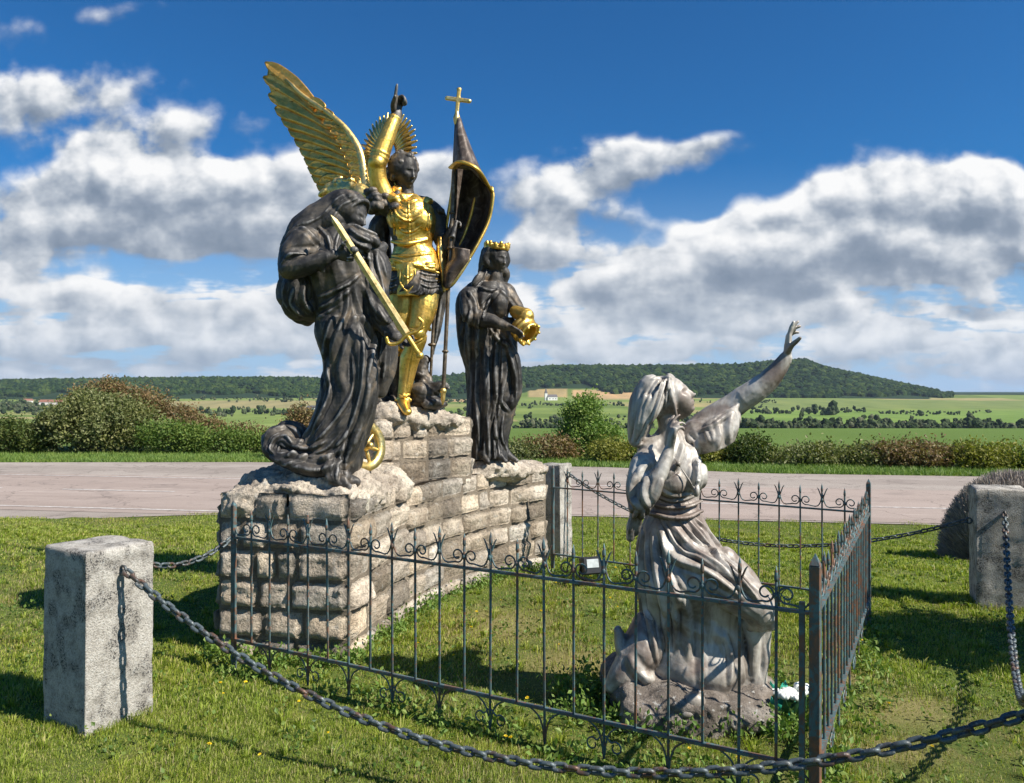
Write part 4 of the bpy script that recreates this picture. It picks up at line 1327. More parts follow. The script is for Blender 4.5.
    L = [
        ([(652, 516), (664, 548), (694, 560), (730, 585)], W, .017), ([(664, 516), (684, 541), (712, 558), (742, 586)], W, .016), ([(682, 514), (700, 538), (724, 566), (748, 594)], W, .014),
        ([(690, 514), (708, 532), (726, 556)], .009, .009), ([(674, 516), (692, 536), (716, 552), (738, 574)], .008, .009), ([(656, 514), (672, 540), (690, 550), (716, 566)], .008, .009),
        ([(646, 518), (644, 560), (654, 592), (672, 612)], .016, .012), ([(641, 525), (638, 575), (646, 615), (652, 655)], .014, .018),
        ([(650, 520), (650, 560), (658, 600), (664, 648)], .014, .018), ([(658, 524), (660, 560), (668, 590), (670, 640)], .010, .012),
        ([(664, 575), (678, 600), (682, 628), (680, 650)], .016, .018), ([(700, 612), (714, 630), (724, 650)], .015, .012),
        ([(734, 606), (745, 636), (744, 672)], .016, .018), ([(756, 604), (762, 630), (758, 672)], .013, .014),
        
        ([(625, 645), (632, 660), (652, 672)], .014, .010), ([(660, 604), (690, 622), (730, 628)], .016, .008), ([(690, 612), (694, 640), (690, 670)], .014, .012), ([(716, 622), (722, 645), (718, 672)], .014, .012),
        # bodice
        ([(686, 434), (692, 450), (691, 470), (687, 494)], .010, .012), ([(681, 438), (676, 452), (668, 466), (656, 476)], .011, .013), ([(690, 436), (698, 454), (701, 474), (697, 492)], .010, .010),
        ([(655, 486), (668, 492), (688, 492)], .010, .010), ([(652, 494), (670, 498), (696, 492)], .007, .007),
        
        ([(647, 510), (664, 513), (682, 513), (699, 508)], .009, .010), ([(649, 502), (664, 504), (682, 503), (699, 499)], .007, .007),
        # sleeves
        ([(628, 468), (624, 488), (630, 503)], .014, .014), ([(640, 468), (634, 486), (640, 502)], .012, .012), ([(652, 472), (648, 488), (640, 500)], .012, .012), ([(646, 458), (634, 466), (627, 480)], .010, .010),
        ([(636, 502), (634, 516), (631, 532)], .009, .011), ([(629, 502), (627, 516), (624, 528)], .009, .011), ([(641, 500), (640, 508)], .009, .008),
        ([(714, 418), (717, 434), (712, 452)], .012, .009), ([(731, 411), (727, 428), (728, 444)], .011, .010), ([(703, 430), (706, 442)], .009, .006),
        ([(696, 432), (712, 424), (730, 412)], .009, .008),
        # scarf
        ([(652, 384), (640, 398), (634, 420), (632, 440)], .012, .008), ([(664, 378), (658, 392), (652, 408), (646, 424)], .008, .010),
        ([(660, 377), (650, 390), (640, 408)], .008, .006), ([(648, 380), (660, 377), (672, 378)], .007, .005), ([(645, 420), (640, 434), (634, 446)], .008, .010), ([(667, 377), (664, 392), (662, 408)], .006, .008),
    ]
    carve(o, 4.02, L, ridges(.003, 3.4, 1.0, 5, zhi=1.0))
    return root
M_BASE = mat_stone('statue_rock_base', [(.3, (.07, .06, .05)), (.48, (.19, .16, .135)), (.62, (.30, .265, .23)), (.78, (.42, .40, .36))], 8, .012, lichen=.6, dark=.7)
kneeling()
# ---------------------------------------------------------------- hooded woman leaning on a sword
def bow(P, pts): return [P(*p) for p in pts]

def hooded():
    Yf = 5.12; P = pix(Yf); s = Yf / F
    root = empty('hooded_statue', tuple(P(330, 478, .05)), 'dark bronze hooded woman in heavy robes holding a long gilded sword, on the nearest rock', 'statue')
    M = []
    def ring(px, py, w, ry, d=0, rot=0): c = P(px, py, d); return (c[0], c[1], c[2], w * s, ry, rot)
    # robe from the hips down to the train
    M.append(drape([ring(346, 318, 29, .17), ring(346, 336, 30, .18), ring(350, 362, 27, .18), ring(348, 392, 28, .19), ring(342, 418, 31, .20), ring(335, 440, 33, .21), ring(330, 458, 32, .20), ring(330, 472, 28, .18)],
                   folds=7, amp=.07, seed=12, twist=-1.0, grow=.6, base_amp=.4, sharp=1.8))
    M.append(limb(bow(P, [(356, 330, -.10), (368, 362, -.13), (367, 400, -.13), (356, 436, -.12), (346, 470, -.10)]), [.07, .075, .075, .07, .05], 14, 30))
    # foot and hem at the front
    M.append(limb(bow(P, [(336, 462, -.18), (343, 474, -.22), (355, 482, -.24)]), [.07, .05, .028], 12, 14))
    M.append(limb(bow(P, [(330, 466, -.1), (345, 474, -.14), (360, 480, -.12)]), [.06, .05, .03], 12, 14))
    # train sweeping back in a roll
    M.append(limb(bow(P, [(345, 462, -.08), (322, 466, -.16), (296, 458, -.14), (276, 450, -.08), (268, 440, 0)]), [.09, .085, .080, .075, .055], 14, 30, flat=.75))
    M.append(limb(bow(P, [(330, 448, -.05), (308, 446, -.12), (290, 440, -.12), (276, 444, -.08)]), [.09, .05, .035, .03], 14, 24))
    M.append(ell(P(284, 443, -.02), (.135, .12, .105), (0, 20, 0))); M.append(ell(P(277, 437, .02), (.09, .10, .075))); M.append(limb(bow(P, [(306, 446, -.02), (298, 432, .0), (284, 428, .02)]), [.07, .06, .05], 12, 16))
    # torso, shoulders, billowing cloak behind
    def tr(px, py, w, ry, d=0): c = P(px, py, d); return (c[0], c[1], c[2], w * s, ry, 0.0)
    M.append(drape([tr(347, 330, 29, .17), tr(344, 312, 28, .165), tr(342, 296, 30, .17), tr(338, 276, 34, .19), tr(336, 256, 34, .19), tr(338, 238, 26, .15), tr(345, 226, 16, .10)], folds=7, amp=.05, seed=3, twist=.6, base_amp=.8))
    M.append(ell(P(308, 252, -.04), (.15, .17, .16), (0, 18, 0)))
    M.append(ell(P(300, 290, .02), (.13, .16, .20), (0, 8, 0)))
    M.append(ell(P(309, 306, .06), (.14, .15, .10)))
    M.append(limb(bow(P, [(322, 214, .02), (304, 234, .02), (290, 254, .04), (287, 285, .06), (292, 308, .08), (306, 317, .06)]), [.06, .09, .07, .06, .055, .05], 12, 36, flat=1.2))
    # near arm: elbow back, hand on the blade
    M.append(limb(bow(P, [(312, 246, -.16), (302, 260, -.20), (298, 274, -.22)]), [.095, .085, .070], 14, 18))
    M.append(limb(bow(P, [(298, 274, -.22), (316, 272, -.26), (334, 266, -.27), (345, 262, -.27)]), [.070, .060, .050, .034], 14, 20))
    M.append(limb(bow(P, [(331, 258, -.26), (333, 266, -.285), (332, 276, -.26)]), [.02, .034, .022], 10, 14))
    M += hand(P(345, 262.5, -.265), (1, -.05, .05), (.1, -.75, -.25), .19, (.55, .75, .9, 1.0), .4, -1, .04, r=1.15)
    # far arm reaching down to the hilt through the hanging cloak
    M.append(limb(bow(P, [(362, 250, .02), (378, 268, .0), (376, 290, -.03), (388, 318, -.10)]), [.10, .09, .085, .06], 14, 26))
    M.append(limb(bow(P, [(368, 246, .02), (378, 250, .0), (383, 246, .02)]), [.08, .055, .035], 12, 16))
    M.append(limb(bow(P, [(370, 290, .0), (378, 312, -.02), (388, 328, -.06), (400, 338, -.13)]), [.08, .075, .060, .038], 14, 22))
    M.append(limb(bow(P, [(372, 306, .06), (380, 336, .06), (382, 366, .06), (378, 392, .06)]), [.07, .085, .07, .04], 14, 22, flat=1.2))
    M += hand(P(401, 339, -.15), (.80, -.1, -.35), (-.2, -.6, .6), .18, (.6, .75, .85, 1.0), .4, 1, .04, r=1.1)
    # bunched cloth at the throat
    M.append(ell(P(360, 243, -.10), (.10, .07, .085), (0, 35, 0))); M.append(ell(P(370, 240, -.06), (.085, .06, .05), (0, 30, 0)))
    # head bowed to the right in a deep hood
    fwd = (.90, -.34, -.26); upv = (.22, .0, .95)
    M.append(limb(bow(P, [(346, 236, 0), (350, 222, 0)]), [.07, .065], 12, 8))
    hc = P(351.5, 216, -.01); B = frame(fwd, upv)
    M.append(head(hc, .235, fwd, upv))
    def HB(x, y, z): return hc + B @ (np.array([x, y, z]) * .235)
    M.append(ell(P(345, 208, .0), (.128, .135, .118), (0, 20, 0))); M.append(ell(P(354, 201, -.01), (.085, .115, .060), (0, 25, 0)))
    M.append(ell(P(333, 221, .0), (.12, .14, .12), (0, 40, 0))); M.append(limb(bow(P, [(343, 206, .0), (326, 218, -.01), (308, 232, -.02), (296, 246, .0)]), [.112, .118, .120, .10], 16, 20))
    rim = [HB(.42, -.08, -.50), HB(.43, .06, -.15), HB(.39, .17, .15), HB(.26, .28, .38), HB(0, .33, .47), HB(-.26, .28, .38), HB(-.39, .17, .15), HB(-.42, .05, -.2)]
    M.append(limb(rim[2:7], [.010, .014, .015, .014, .010], 10, 60))
    o = remesh('body', M, .0065, M_BRONZE, root, 2, cloth_noise(.004, 2.4, 16))
    L = [
        ([(352, 196), (338, 206), (326, 220), (308, 230)], .009, .005), ([(362, 202), (346, 210), (336, 224)], .009, .005),
        ([(318, 222), (300, 234), (288, 252), (286, 278)], .015, .018), ([(322, 230), (332, 240), (338, 252)], .012, .013), ([(306, 232), (318, 238), (330, 252)], .010, .010),
        ([(296, 262), (314, 260), (328, 254)], .014, .014), ([(292, 272), (304, 262), (320, 262)], .010, .010), ([(288, 268), (281, 288), (282, 306)], .015, .018),
        ([(300, 290), (296, 306), (306, 318)], .015, .016), ([(310, 284), (308, 302), (316, 314)], .014, .015), ([(291, 284), (288, 300), (294, 314)], .012, .014),
        ([(354, 232), (362, 240), (376, 246)], .010, .013), ([(352, 238), (362, 248), (378, 252)], .010, .013), ([(356, 228), (368, 234), (382, 238)], .009, .011), ([(350, 250), (362, 258), (376, 262)], .010, .011),
        ([(344, 236), (342, 252), (344, 262)], .010, .012), ([(334, 240), (338, 256)], .009, .009),
        # waist and overskirt
        ([(322, 300), (336, 296), (352, 288), (366, 276)], .013, .015), ([(322, 310), (340, 304), (356, 292)], .012, .014), ([(318, 320), (334, 314), (350, 300)], .012, .012),
        ([(352, 290), (352, 312), (344, 334)], .012, .014), ([(358, 288), (364, 312), (374, 332)], .013, .016), ([(366, 284), (376, 306), (390, 324)], .012, .014), ([(372, 296), (384, 322), (396, 334)], .010, .010),
        ([(342, 312), (332, 340), (326, 362)], .013, .014), ([(350, 320), (340, 346), (334, 372), (326, 392)], .014, .016),
        # long diagonals of the robe
        ([(360, 316), (352, 346), (346, 372), (350, 392)], .013, .012), ([(372, 322), (377, 352), (374, 392), (366, 424), (352, 452)], .015, .022), ([(366, 330), (370, 360), (366, 396), (354, 430), (334, 452)], .014, .016),
        ([(356, 350), (360, 376), (354, 400), (336, 426), (316, 446)], .015, .016), ([(332, 366), (336, 390), (328, 412), (314, 438)], .015, .018), ([(324, 372), (326, 396), (316, 424), (304, 444)], .013, .015),
        ([(366, 430), (356, 448), (350, 466), (356, 480)], .013, .018), ([(352, 440), (346, 458), (346, 476)], .012, .014), ([(340, 450), (334, 466), (340, 480)], .010, .012),
        ([(350, 446), (326, 456), (300, 452), (280, 452)], .014, .020), ([(352, 456), (328, 466), (300, 462), (278, 458)], .013, .016), ([(338, 438), (316, 446), (298, 444)], .012, .015), ([(346, 434), (330, 448), (308, 456), (288, 462)], .010, .010),
        ([(306, 440), (298, 430), (284, 427), (272, 434), (268, 446)], .011, .016), ([(300, 442), (292, 435), (281, 437), (277, 446), (284, 453)], .0095, .014), ([(294, 446), (287, 443), (285, 449)], .008, .010), ([(306, 450), (292, 456), (276, 455)], .011, .014),
        ([(384, 336), (380, 362), (378, 388)], .012, .016), ([(376, 330), (376, 356), (372, 384)], .012, .014), ([(388, 332), (386, 356), (383, 380)], .010, .012),
        ([(370, 250), (374, 272), (384, 300)], .014, .016), ([(378, 250), (382, 276), (388, 300)], .013, .014), ([(364, 252), (366, 270), (372, 290)], .012, .013), ([(382, 256), (388, 278)], .010, .010), ([(380, 306), (388, 320), (398, 332)], .011, .013),
    ]
    carve(o, Yf, L, ridges(.008, 2.8, .8, 8))
    # gilded sword, point up by the shoulder, hilt low at the right
    PX = pixd(Yf); a, b = PX(331, 215, -.34), PX(407, 335, -.24); dv = (b - a) / np.linalg.norm(b - a); nv = np.cross(dv, [0, 1, 0]); nv /= np.linalg.norm(nv)
    sw = empty('sword', (0, 0, 0)); sw.parent = root; sw.location = -wloc(root)
    rings = []
    Lb = np.linalg.norm(b - a); yv = np.cross(nv, dv)
    for t, w in ((0, .002), (.05, .018), (.12, .021), (.98, .026), (1.0, .026)):
        c = a + dv * Lb * t
        rings.append([c + nv * w, c + yv * .009, c - nv * w, c - yv * .009])
    part('blade', tube_mesh(np.array(rings)), M_BLADE, sw, False)
    g0 = b
    part('cross_guard', join(limb([g0 + nv * .115 + dv * -.05, g0 + nv * .12 + dv * -.012, g0 + nv * .07 + dv * .012, g0, g0 - nv * .07 + dv * .012, g0 - nv * .12 + dv * -.012, g0 - nv * .115 + dv * -.05], [.011, .012, .011, .015, .011, .012, .011], 10, 50)), M_GOLD, sw)
    part('hilt', join(limb([g0, g0 + dv * .13], [.014, .015], 10, 10), ell(g0 + dv * .148, .023)), M_GOLD, sw)
    # gilded wheel leaning on the rock behind her
    wc = P(359.5, 448, .20); wr = empty('wheel', (0, 0, 0)); wr.parent = root; wr.location = -wloc(root)
    ax = np.array([.80, -.58, .12]); ax /= np.linalg.norm(ax); u = np.cross(ax, [0, 0, 1]); u /= np.linalg.norm(u); v = np.cross(u, ax)
    t = np.linspace(0, 2 * np.pi, 49)
    rr = .140
    rings = []
    for q in t:
        rd = math.cos(q) * u + math.sin(q) * v
        rings.append([wc + rd * (rr + x) + ax * y for x, y in ((-.028, -.022), (.026, -.022), (.032, 0), (.026, .022), (-.028, .022))])
    part('rim', tube_mesh(np.array(rings), False), M_GOLD2, wr)
    for k in range(6):
        q = k * math.pi / 3 + .3; rd = math.cos(q) * u + math.sin(q) * v
        part('spoke', limb([wc + rd * .02, wc + rd * .065, wc + rd * .125], [.010, .014, .010], 8, 8), M_GOLD2, wr)
    part('hub', join(ell(wc, .036), limb([wc - ax * .05, wc + ax * .05], [.022], 10, 6)), M_GOLD2, wr)
    return root
hooded()

# ---------------------------------------------------------------- crowned woman
def crowned():
    Yf = 6.98; P = pix(Yf); s = Yf / F
    root = empty('crowned_statue', tuple(P(488, 456, .05)), 'dark bronze cloaked woman wearing a small gilded crown and holding out a gilded vessel', 'statue')
    M = []
    def ring(px, py, w, ry, d=0, rot=0): c = P(px, py, d); return (c[0], c[1], c[2], w * s, ry, rot)
    M.append(drape([ring(493, 318, 21, .16), ring(493, 340, 24, .19), ring(492, 370, 24, .20), ring(492, 396, 24, .20), ring(489, 422, 22, .20), ring(488, 442, 19, .19), ring(489, 458, 19, .20)],
                   folds=9, amp=.10, seed=22, twist=.2, grow=.6, base_amp=.6, sharp=2.0))
    M.append(drape([ring(489, 283, 15, .12), ring(487, 296, 22, .18), ring(485, 316, 22, .20), ring(482, 340, 19, .20), ring(479, 366, 14, .18, .06), ring(478, 400, 11, .15, .06), ring(477, 430, 10, .13, .06), ring(478, 454, 10, .13, .06)],
                   folds=6, amp=.12, seed=23, twist=.1, grow=.5, base_amp=.6, sharp=2.0))
    M.append(limb(bow(P, [(474, 290, -.02), (464, 302, -.04), (463, 325, -.04), (466, 342, -.02), (470, 372, 0)]), [.07, .075, .06, .07, .04], 12, 30))
    # foot tips and spreading hem
    for q in ((484, 452, -.16, 489, 460, -.20), (496, 452, -.14, 506, 459, -.18), (505, 452, -.05, 516, 460, -.08)):
        M.append(limb([P(*q[:3]), P(*q[3:])], [.045, .022], 10, 8))
    # apron fold lifted on the right
    M.append(limb(bow(P, [(506, 345, -.12), (514, 362, -.12), (517, 388, -.10), (512, 402, -.10), (505, 414, -.08)]), [.06, .06, .045, .05, .02], 12, 28))
    # near arm in the cloak and hand reaching to the vessel
    M.append(limb(bow(P, [(470, 298, -.10), (474, 318, -.20), (492, 324, -.27), (508, 330, -.32)]), [.09, .085, .062, .034], 14, 26))
    M += hand(P(508, 330, -.32), (.85, -.25, -.42), (.2, -.5, -.8), .19, (.15, .2, .3, .35), .3, -1, .07, r=1.15)
    # far arm
    M.append(limb(bow(P, [(506, 292, .04), (514, 305, -.02), (520, 316, -.10), (526, 326, -.18)]), [.085, .07, .055, .035], 14, 22))
    # chest
    M.append(ell(P(499, 305, -.12), (.085, .10, .13))); M.append(ell(P(490, 288, .02), (.17, .13, .06)))
    # neck, head, long hair
    M.append(limb(bow(P, [(494, 288, 0), (496, 276, -.01)]), [.075, .062], 12, 8))
    fwd = (.62, -.74, -.14); upv = (.08, -.08, .98)
    hc = P(497, 258.5, -.01); M.append(head(hc, .255, fwd, upv)); B = frame(fwd, upv)
    def HB(x, y, z): return hc + B @ (np.array([x, y, z]) * .255)
    M.append(ell(HB(0, -.14, .12), (.105, .125, .115), (0, 0, -30)))
    for sg, (e1, e2) in ((1, ((480, 280, -.06), (474, 292, -.08))), (-1, ((505, 272, .02), (503, 284, .04)))):
        M.append(limb([HB(sg * -.33, .0, .25), HB(sg * -.40, -.05, -.15), P(*e1), P(*e2)], [.035, .042, .045, .02], 10, 22))
    M.append(limb([HB(0, -.35, .2), HB(0, -.45, -.3), P(484, 286, .06)], [.09, .085, .06], 12, 18))
    o = remesh('body', M, .0075, M_BRONZE, root, 2, cloth_noise(.005, 2.2, 26))
    L = [([(478, 288), (490, 293), (499, 291)], .013, .014), ([(499, 291), (492, 302), (480, 314)], .014, .015), ([(499, 291), (508, 300), (518, 314)], .013, .015), ([(497, 294), (488, 306), (484, 322)], .011, .012), ([(468, 292), (476, 304), (478, 318)], .013, .014),
         ([(464, 300), (466, 320), (462, 336)], .014, .016), ([(472, 312), (470, 334), (470, 368)], .015, .020), ([(480, 322), (478, 352), (478, 400), (480, 448)], .016, .026), ([(486, 326), (486, 360), (488, 400), (484, 446)], .015, .024),
         ([(472, 372), (472, 410), (473, 448)], .015, .020), ([(490, 330), (500, 342), (510, 348)], .013, .016), ([(500, 334), (508, 350), (514, 372)], .013, .018), ([(506, 350), (506, 376), (502, 400), (510, 412)], .012, .018),
         ([(512, 356), (516, 380), (516, 402)], .011, .014), ([(496, 350), (496, 384), (500, 410)], .012, .016), ([(496, 412), (496, 434), (500, 454)], .012, .020), ([(504, 412), (502, 434), (508, 454)], .011, .016), ([(489, 412), (489, 436), (490, 456)], .011, .016),
         ([(484, 262), (480, 274), (472, 288)], .010, .010), ([(488, 268), (484, 280), (476, 290)], .009, .010)]
    carve(o, Yf, L, ridges(.010, 2.6, .6, 28))
    # crown
    cr = []
    t = np.linspace(0, 2 * np.pi, 25)
    ring3 = [HB(.345 * math.cos(q), -.06 + .41 * math.sin(q), .34) for q in t]
    cr.append(limb(ring3, [.017], 8, 60, caps=False)); ring4 = [HB(.34 * math.cos(q), -.06 + .40 * math.sin(q), .42) for q in t]
    cr.append(limb(ring4, [.012], 8, 60, caps=False))
    for k in range(13):
        q = k * 2 * math.pi / 13 + .2; hh = .46 if k % 2 else .50
        p0 = HB(.345 * math.cos(q), -.06 + .41 * math.sin(q), .36); p1 = HB(.37 * math.cos(q), -.06 + .44 * math.sin(q), hh)
        cr.append(limb([p0, p1], [.016, .009], 8, 6)); cr.append(ell(p1, .018, n=10)); cr.append(ell(p0 * .5 + p1 * .5, .021, n=10))
    remesh('crown', cr, .0055, M_GOLD, root, 1)
    # gilded crown-shaped vessel and the gilded sleeve cuff
    c = pixd(Yf)(525.5, 331, -.22); ax = np.array([.62, -.50, -.60]); ax /= np.linalg.norm(ax); u = np.cross(ax, [0, 0, 1]); u /= np.linalg.norm(u); v = np.cross(u, ax)
    gm = []
    def circ(cc, r, tube, n=24):
        return limb([cc + r * (math.cos(q) * u + math.sin(q) * v) for q in np.linspace(0, 2 * np.pi, n + 1)], [tube], 8, 50, caps=False)
    for d_, r_, tb in ((-.09, .07, .016), (-.055, .092, .021), (-.015, .10, .021), (.02, .094, .018), (.045, .098, .016)):
        gm.append(circ(c + ax * d_, r_, tb))
    a8 = np.linspace(0, 2 * np.pi, 28, endpoint=False)
    rings = np.array([[c + ax * d_ + r_ * (math.cos(q) * u + math.sin(q) * v) for q in a8] for d_, r_ in ((-.11, .04), (-.08, .08), (.0, .098), (.05, .094), (.05, .076), (-.02, .068))])
    gm.append(tube_mesh(rings))
    for k in range(9):
        q = k * 2 * math.pi / 9; rd = math.cos(q) * u + math.sin(q) * v
        gm.append(limb([c + ax * .03 + rd * .092, c + ax * .05 + rd * .097, c + ax * .066 + rd * .101], [.020, .018, .013], 8, 8))
    gm.append(limb([c - ax * .07 + v * .10, c - ax * .19 + v * .07], [.075, .055], 12, 8))
    remesh('gilded_vessel', gm, .0065, M_GOLD, root, 1)
    return root
crowned()
# ---------------------------------------------------------------- armoured angel
def mat_banner():
    m, T, b = new_mat('banner_bronze')
    p = geo(T)
    n = T.noise(p, 13, 6, .65, .8)
    T.put(b.inputs['Base Color'], T.ramp(n, [(.32, (.035, .026, .022)), (.5, (.095, .07, .055)), (.62, (.20, .165, .14)), (.74, (.30, .27, .25))]))
    b.inputs['Metallic'].default_value = .3; b.inputs['Roughness'].default_value = .55
    bump(T, b, n, .35, .012)
    return m
def mat_pole():
    m, T, b = new_mat('worn_pole')
    n = T.noise(geo(T), 20, 5, .6)
    T.put(b.inputs['Base Color'], T.ramp(n, [(.35, (.05, .04, .03)), (.55, (.16, .12, .08)), (.7, (.32, .27, .20))]))
    b.inputs['Metallic'].default_value = .5; b.inputs['Roughness'].default_value = .5
    return m

def angel():
    Yf = 6.22; P = pix(Yf); s = Yf / F
    M_BAN = mat_banner(); M_POLE = mat_pole()
    root = empty('angel_statue', tuple(P(406, 412, .05)), 'gilded armoured angel with raised arm, great gold wing and spiked halo, the tallest figure', 'statue')
    def ring(px, py, w, ry, d=0, rot=0): c = P(px, py, d); return (c[0], c[1], c[2], w * s, ry, rot)
    B_ = lambda pts: bow(P, pts)
    # ---- the dark figure itself
    M = []
    M.append(drape([ring(412, 288, 21, .15), ring(413, 268, 21, .15), ring(412, 248, 18, .14), ring(410, 232, 20, .155), ring(408, 214, 22, .165), ring(408, 203, 18, .12), ring(407, 196, 9, .07)], folds=5, amp=.02, seed=2))
    M.append(limb(B_([(407, 202, .0), (406, 190, -.01), (406, 180, -.02)]), [.072, .062, .062], 14, 12))
    fwd = (.66, -.70, -.16); upv = (.06, -.12, .98)
    hc = P(405.5, 173.0, -.03); hh = .262
    M.append(head(hc, hh, fwd, upv)); B = frame(fwd, upv)
    def HB(x, y, z): return hc + B @ (np.array([x, y, z]) * hh)
    M.append(ell(HB(0, -.12, .12), (.108, .13, .125), (0, 0, -40)))
    g = np.random.default_rng(5)
    for k in range(56):   # curls
        q = g.uniform(0, 2 * np.pi); zz = g.uniform(-.42, .56)
        x, y = .39 * math.cos(q), -.10 + .45 * math.sin(q)
        k2 = math.sqrt(max(.08, 1 - (zz / .62) ** 2)); x *= k2; y = -.10 + (y + .10) * k2
        if y > .16 and zz < .36: continue
        if zz < 0 and y > -.02: continue
        p0 = HB(x, y, zz); M.append(ell(p0, (.025, .022, .019), (g.uniform(0, 90), g.uniform(0, 90), 0), 10))
    # arms
    M.append(limb(B_([(398, 206, -.02), (388, 204, -.04), (383, 196, -.06)]), [.11, .105, .085], 14, 14))
    M.append(limb(B_([(388, 204, -.05), (381, 186, -.09), (379.5, 168, -.12)]), [.085, .06, .05], 14, 16))
    M.append(limb(B_([(379.5, 168, -.12), (389, 142, -.09), (397, 120, -.06)]), [.062, .052, .032], 14, 16))
    hd = (P(404, 92, -.03) - P(396, 122, -.06)); hd = hd / np.linalg.norm(hd)
    M += hand(P(397, 118, -.06), (.18, -.1, 1), (.85, -.5, .1), .255, (.02, 1.15, 1.25, 1.3), .8, -1, .04, r=1.12)
    M.append(limb(B_([(420, 208, .03), (432, 214, .05), (437, 226, .06)]), [.105, .10, .085], 14, 14))
    M.append(limb(B_([(436, 224, .06), (443, 240, .04), (447, 246, .0)]), [.08, .068, .058], 14, 14))
    M.append(limb(B_([(446, 246, .0), (450, 238, -.04), (453, 231, -.06)]), [.056, .046, .034], 14, 12))
    M += hand(P(453.5, 236, -.085), (.10, .35, 1), (.75, .6, 0), .20, (.9, 1.0, 1.05, 1.1), .9, 1, .03, r=1.1)
    # ruffled mail sleeves
    for k in range(30):
        M.append(ell(P(g.uniform(371, 399), g.uniform(196, 214), g.uniform(-.16, -.02)), (.045, .04, .03), (g.uniform(-40, 40), g.uniform(-40, 40), 0), 10))
    for k in range(16):
        M.append(ell(P(g.uniform(428, 441), g.uniform(210, 226), g.uniform(-.05, .08)), (.04, .04, .03), (g.uniform(-40, 40), 0, 0), 10))
    # legs inside the armour
    M.append(limb(B_([(404, 286, .0), (403, 318, -.03), (399, 346, .03)]), [.08, .07, .045], 14, 16))
    M.append(limb(B_([(399, 346, .03), (394, 372, .12), (392, 402, .16)]), [.06, .065, .045], 14, 16))
    M.append(limb(B_([(424, 286, .0), (424, 312, -.05), (418, 334, -.08)]), [.08, .07, .045], 14, 16))
    M.append(limb(B_([(418, 334, -.08), (411, 360, -.04), (405, 398, -.03)]), [.045, .045, .03], 14, 16))
    M.append(limb(B_([(392, 400, .14), (388, 405, .06), (384, 409, -.02)]), [.05, .045, .03], 10, 12))
    # skirt of mail
    M.append(drape([ring(414, 266, 24, .18), ring(414, 280, 27.5, .21), ring(414, 293, 29, .22), ring(414, 297, 28, .21)], folds=14, amp=.05, seed=8, base_amp=.6))
    o = remesh('body', M, .0065, M_BRONZE, root, 1, cloth_noise(.003, 4, 36))
    carve(o, Yf, [([(422, 276), (432, 278), (441, 276)], .008, .010), ([(422, 281), (432, 284), (441, 281)], .008, .010), ([(423, 287), (432, 290), (442, 287)], .008, .010),
                  ([(386, 280), (394, 283), (402, 281)], .008, .010), ([(386, 287), (394, 290), (402, 288)], .008, .010)])
    # ---- cloak hanging behind
    M = []
    M.append(limb(B_([(400, 205, .14), (378, 222, .16), (376, 250, .20), (384, 290, .22), (388, 340, .22), (388, 395, .20)]), [.09, .13, .12, .10, .09, .07], 14, 50, flat=.7))
    M.append(limb(B_([(430, 212, .14), (440, 240, .16), (442, 280, .16), (436, 320, .18), (430, 352, .2)]), [.08, .06, .055, .045, .02], 12, 40, flat=.8))
    M.append(limb(B_([(405, 210, .18), (405, 250, .22), (398, 320, .24), (396, 395, .24)]), [.16, .15, .12, .10], 16, 40, flat=.5))
    o = remesh('cloak', M, .009, M_BRONZE, root, 2, cloth_noise(.006, 2.4, 44))
    carve(o, Yf, [([(374, 222), (374, 260), (382, 310), (384, 380)], .016, .022), ([(382, 225), (382, 265), (390, 320), (390, 385)], .014, .020), ([(440, 225), (444, 260), (438, 310), (432, 345)], .014, .016)])
    # ---- vanquished creature and rock behind the feet
    M = [limb(B_([(418, 408, .10), (424, 392, .08), (420, 372, .10), (425, 358, .12)]), [.07, .085, .055, .03], 12, 22),
         limb(B_([(424, 398, .05), (434, 390, .02), (443, 386, .0), (449, 388, -.02)]), [.075, .06, .045, .02], 12, 18),
         ell(P(422, 392, .04), (.10, .10, .09)), ell(P(432, 402, .05), (.09, .10, .06)), ell(P(420, 376, .08), (.06, .06, .06)), ell(P(428, 404, -.02), (.05, .05, .035)),
         limb(B_([(380, 408, .04), (378, 390, .08), (386, 372, .12)]), [.07, .06, .03], 12, 14), ell(P(386, 406, .0), (.07, .06, .04)), ell(P(414, 404, .18), (.25, .15, .06))]
    remesh('creature', M, .008, M_BRONZE, root, 2, lambda co, no: .016 * fbm3(co, 5, 4, 4.5))
    # ---- gilded armour
    M = [drape([ring(414, 249, 19.5, .155), ring(413.5, 243, 19, .155), ring(413, 232, 22.5, .175), ring(412, 219, 25, .19), ring(411, 208, 23, .17), ring(410, 201, 17, .12), ring(409, 197, 11, .09)], folds=5, amp=.01, seed=2),
         ell(P(406, 222, -.12), (.11, .09, .10)), ell(P(422, 223, -.10), (.10, .09, .10)), limb(B_([(394, 244, -.10), (410, 248, -.175), (428, 242, -.10)]), [.018, .02, .018], 10, 22)]
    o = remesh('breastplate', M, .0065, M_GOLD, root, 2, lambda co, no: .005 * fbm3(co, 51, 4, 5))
    carve(o, Yf, [([(396, 212), (402, 222), (412, 226), (424, 220)], .008, .009), ([(398, 222), (404, 234), (414, 236), (424, 230)], .007, .008), ([(392, 206), (396, 222), (396, 240)], .009, .009),
                  ([(411, 204), (412, 222), (412, 246)], .006, .006), ([(400, 203), (409, 208), (420, 203)], .007, .009), ([(404, 214), (410, 218), (417, 214)], .006, .007), ([(430, 208), (431, 224), (428, 240)], .008, .008)])
    M = [drape([ring(414, 248, 20, .165), ring(415, 256, 23, .18), ring(415, 266, 26, .195), ring(415, 273, 27, .20)], folds=10, amp=.012, seed=3)]
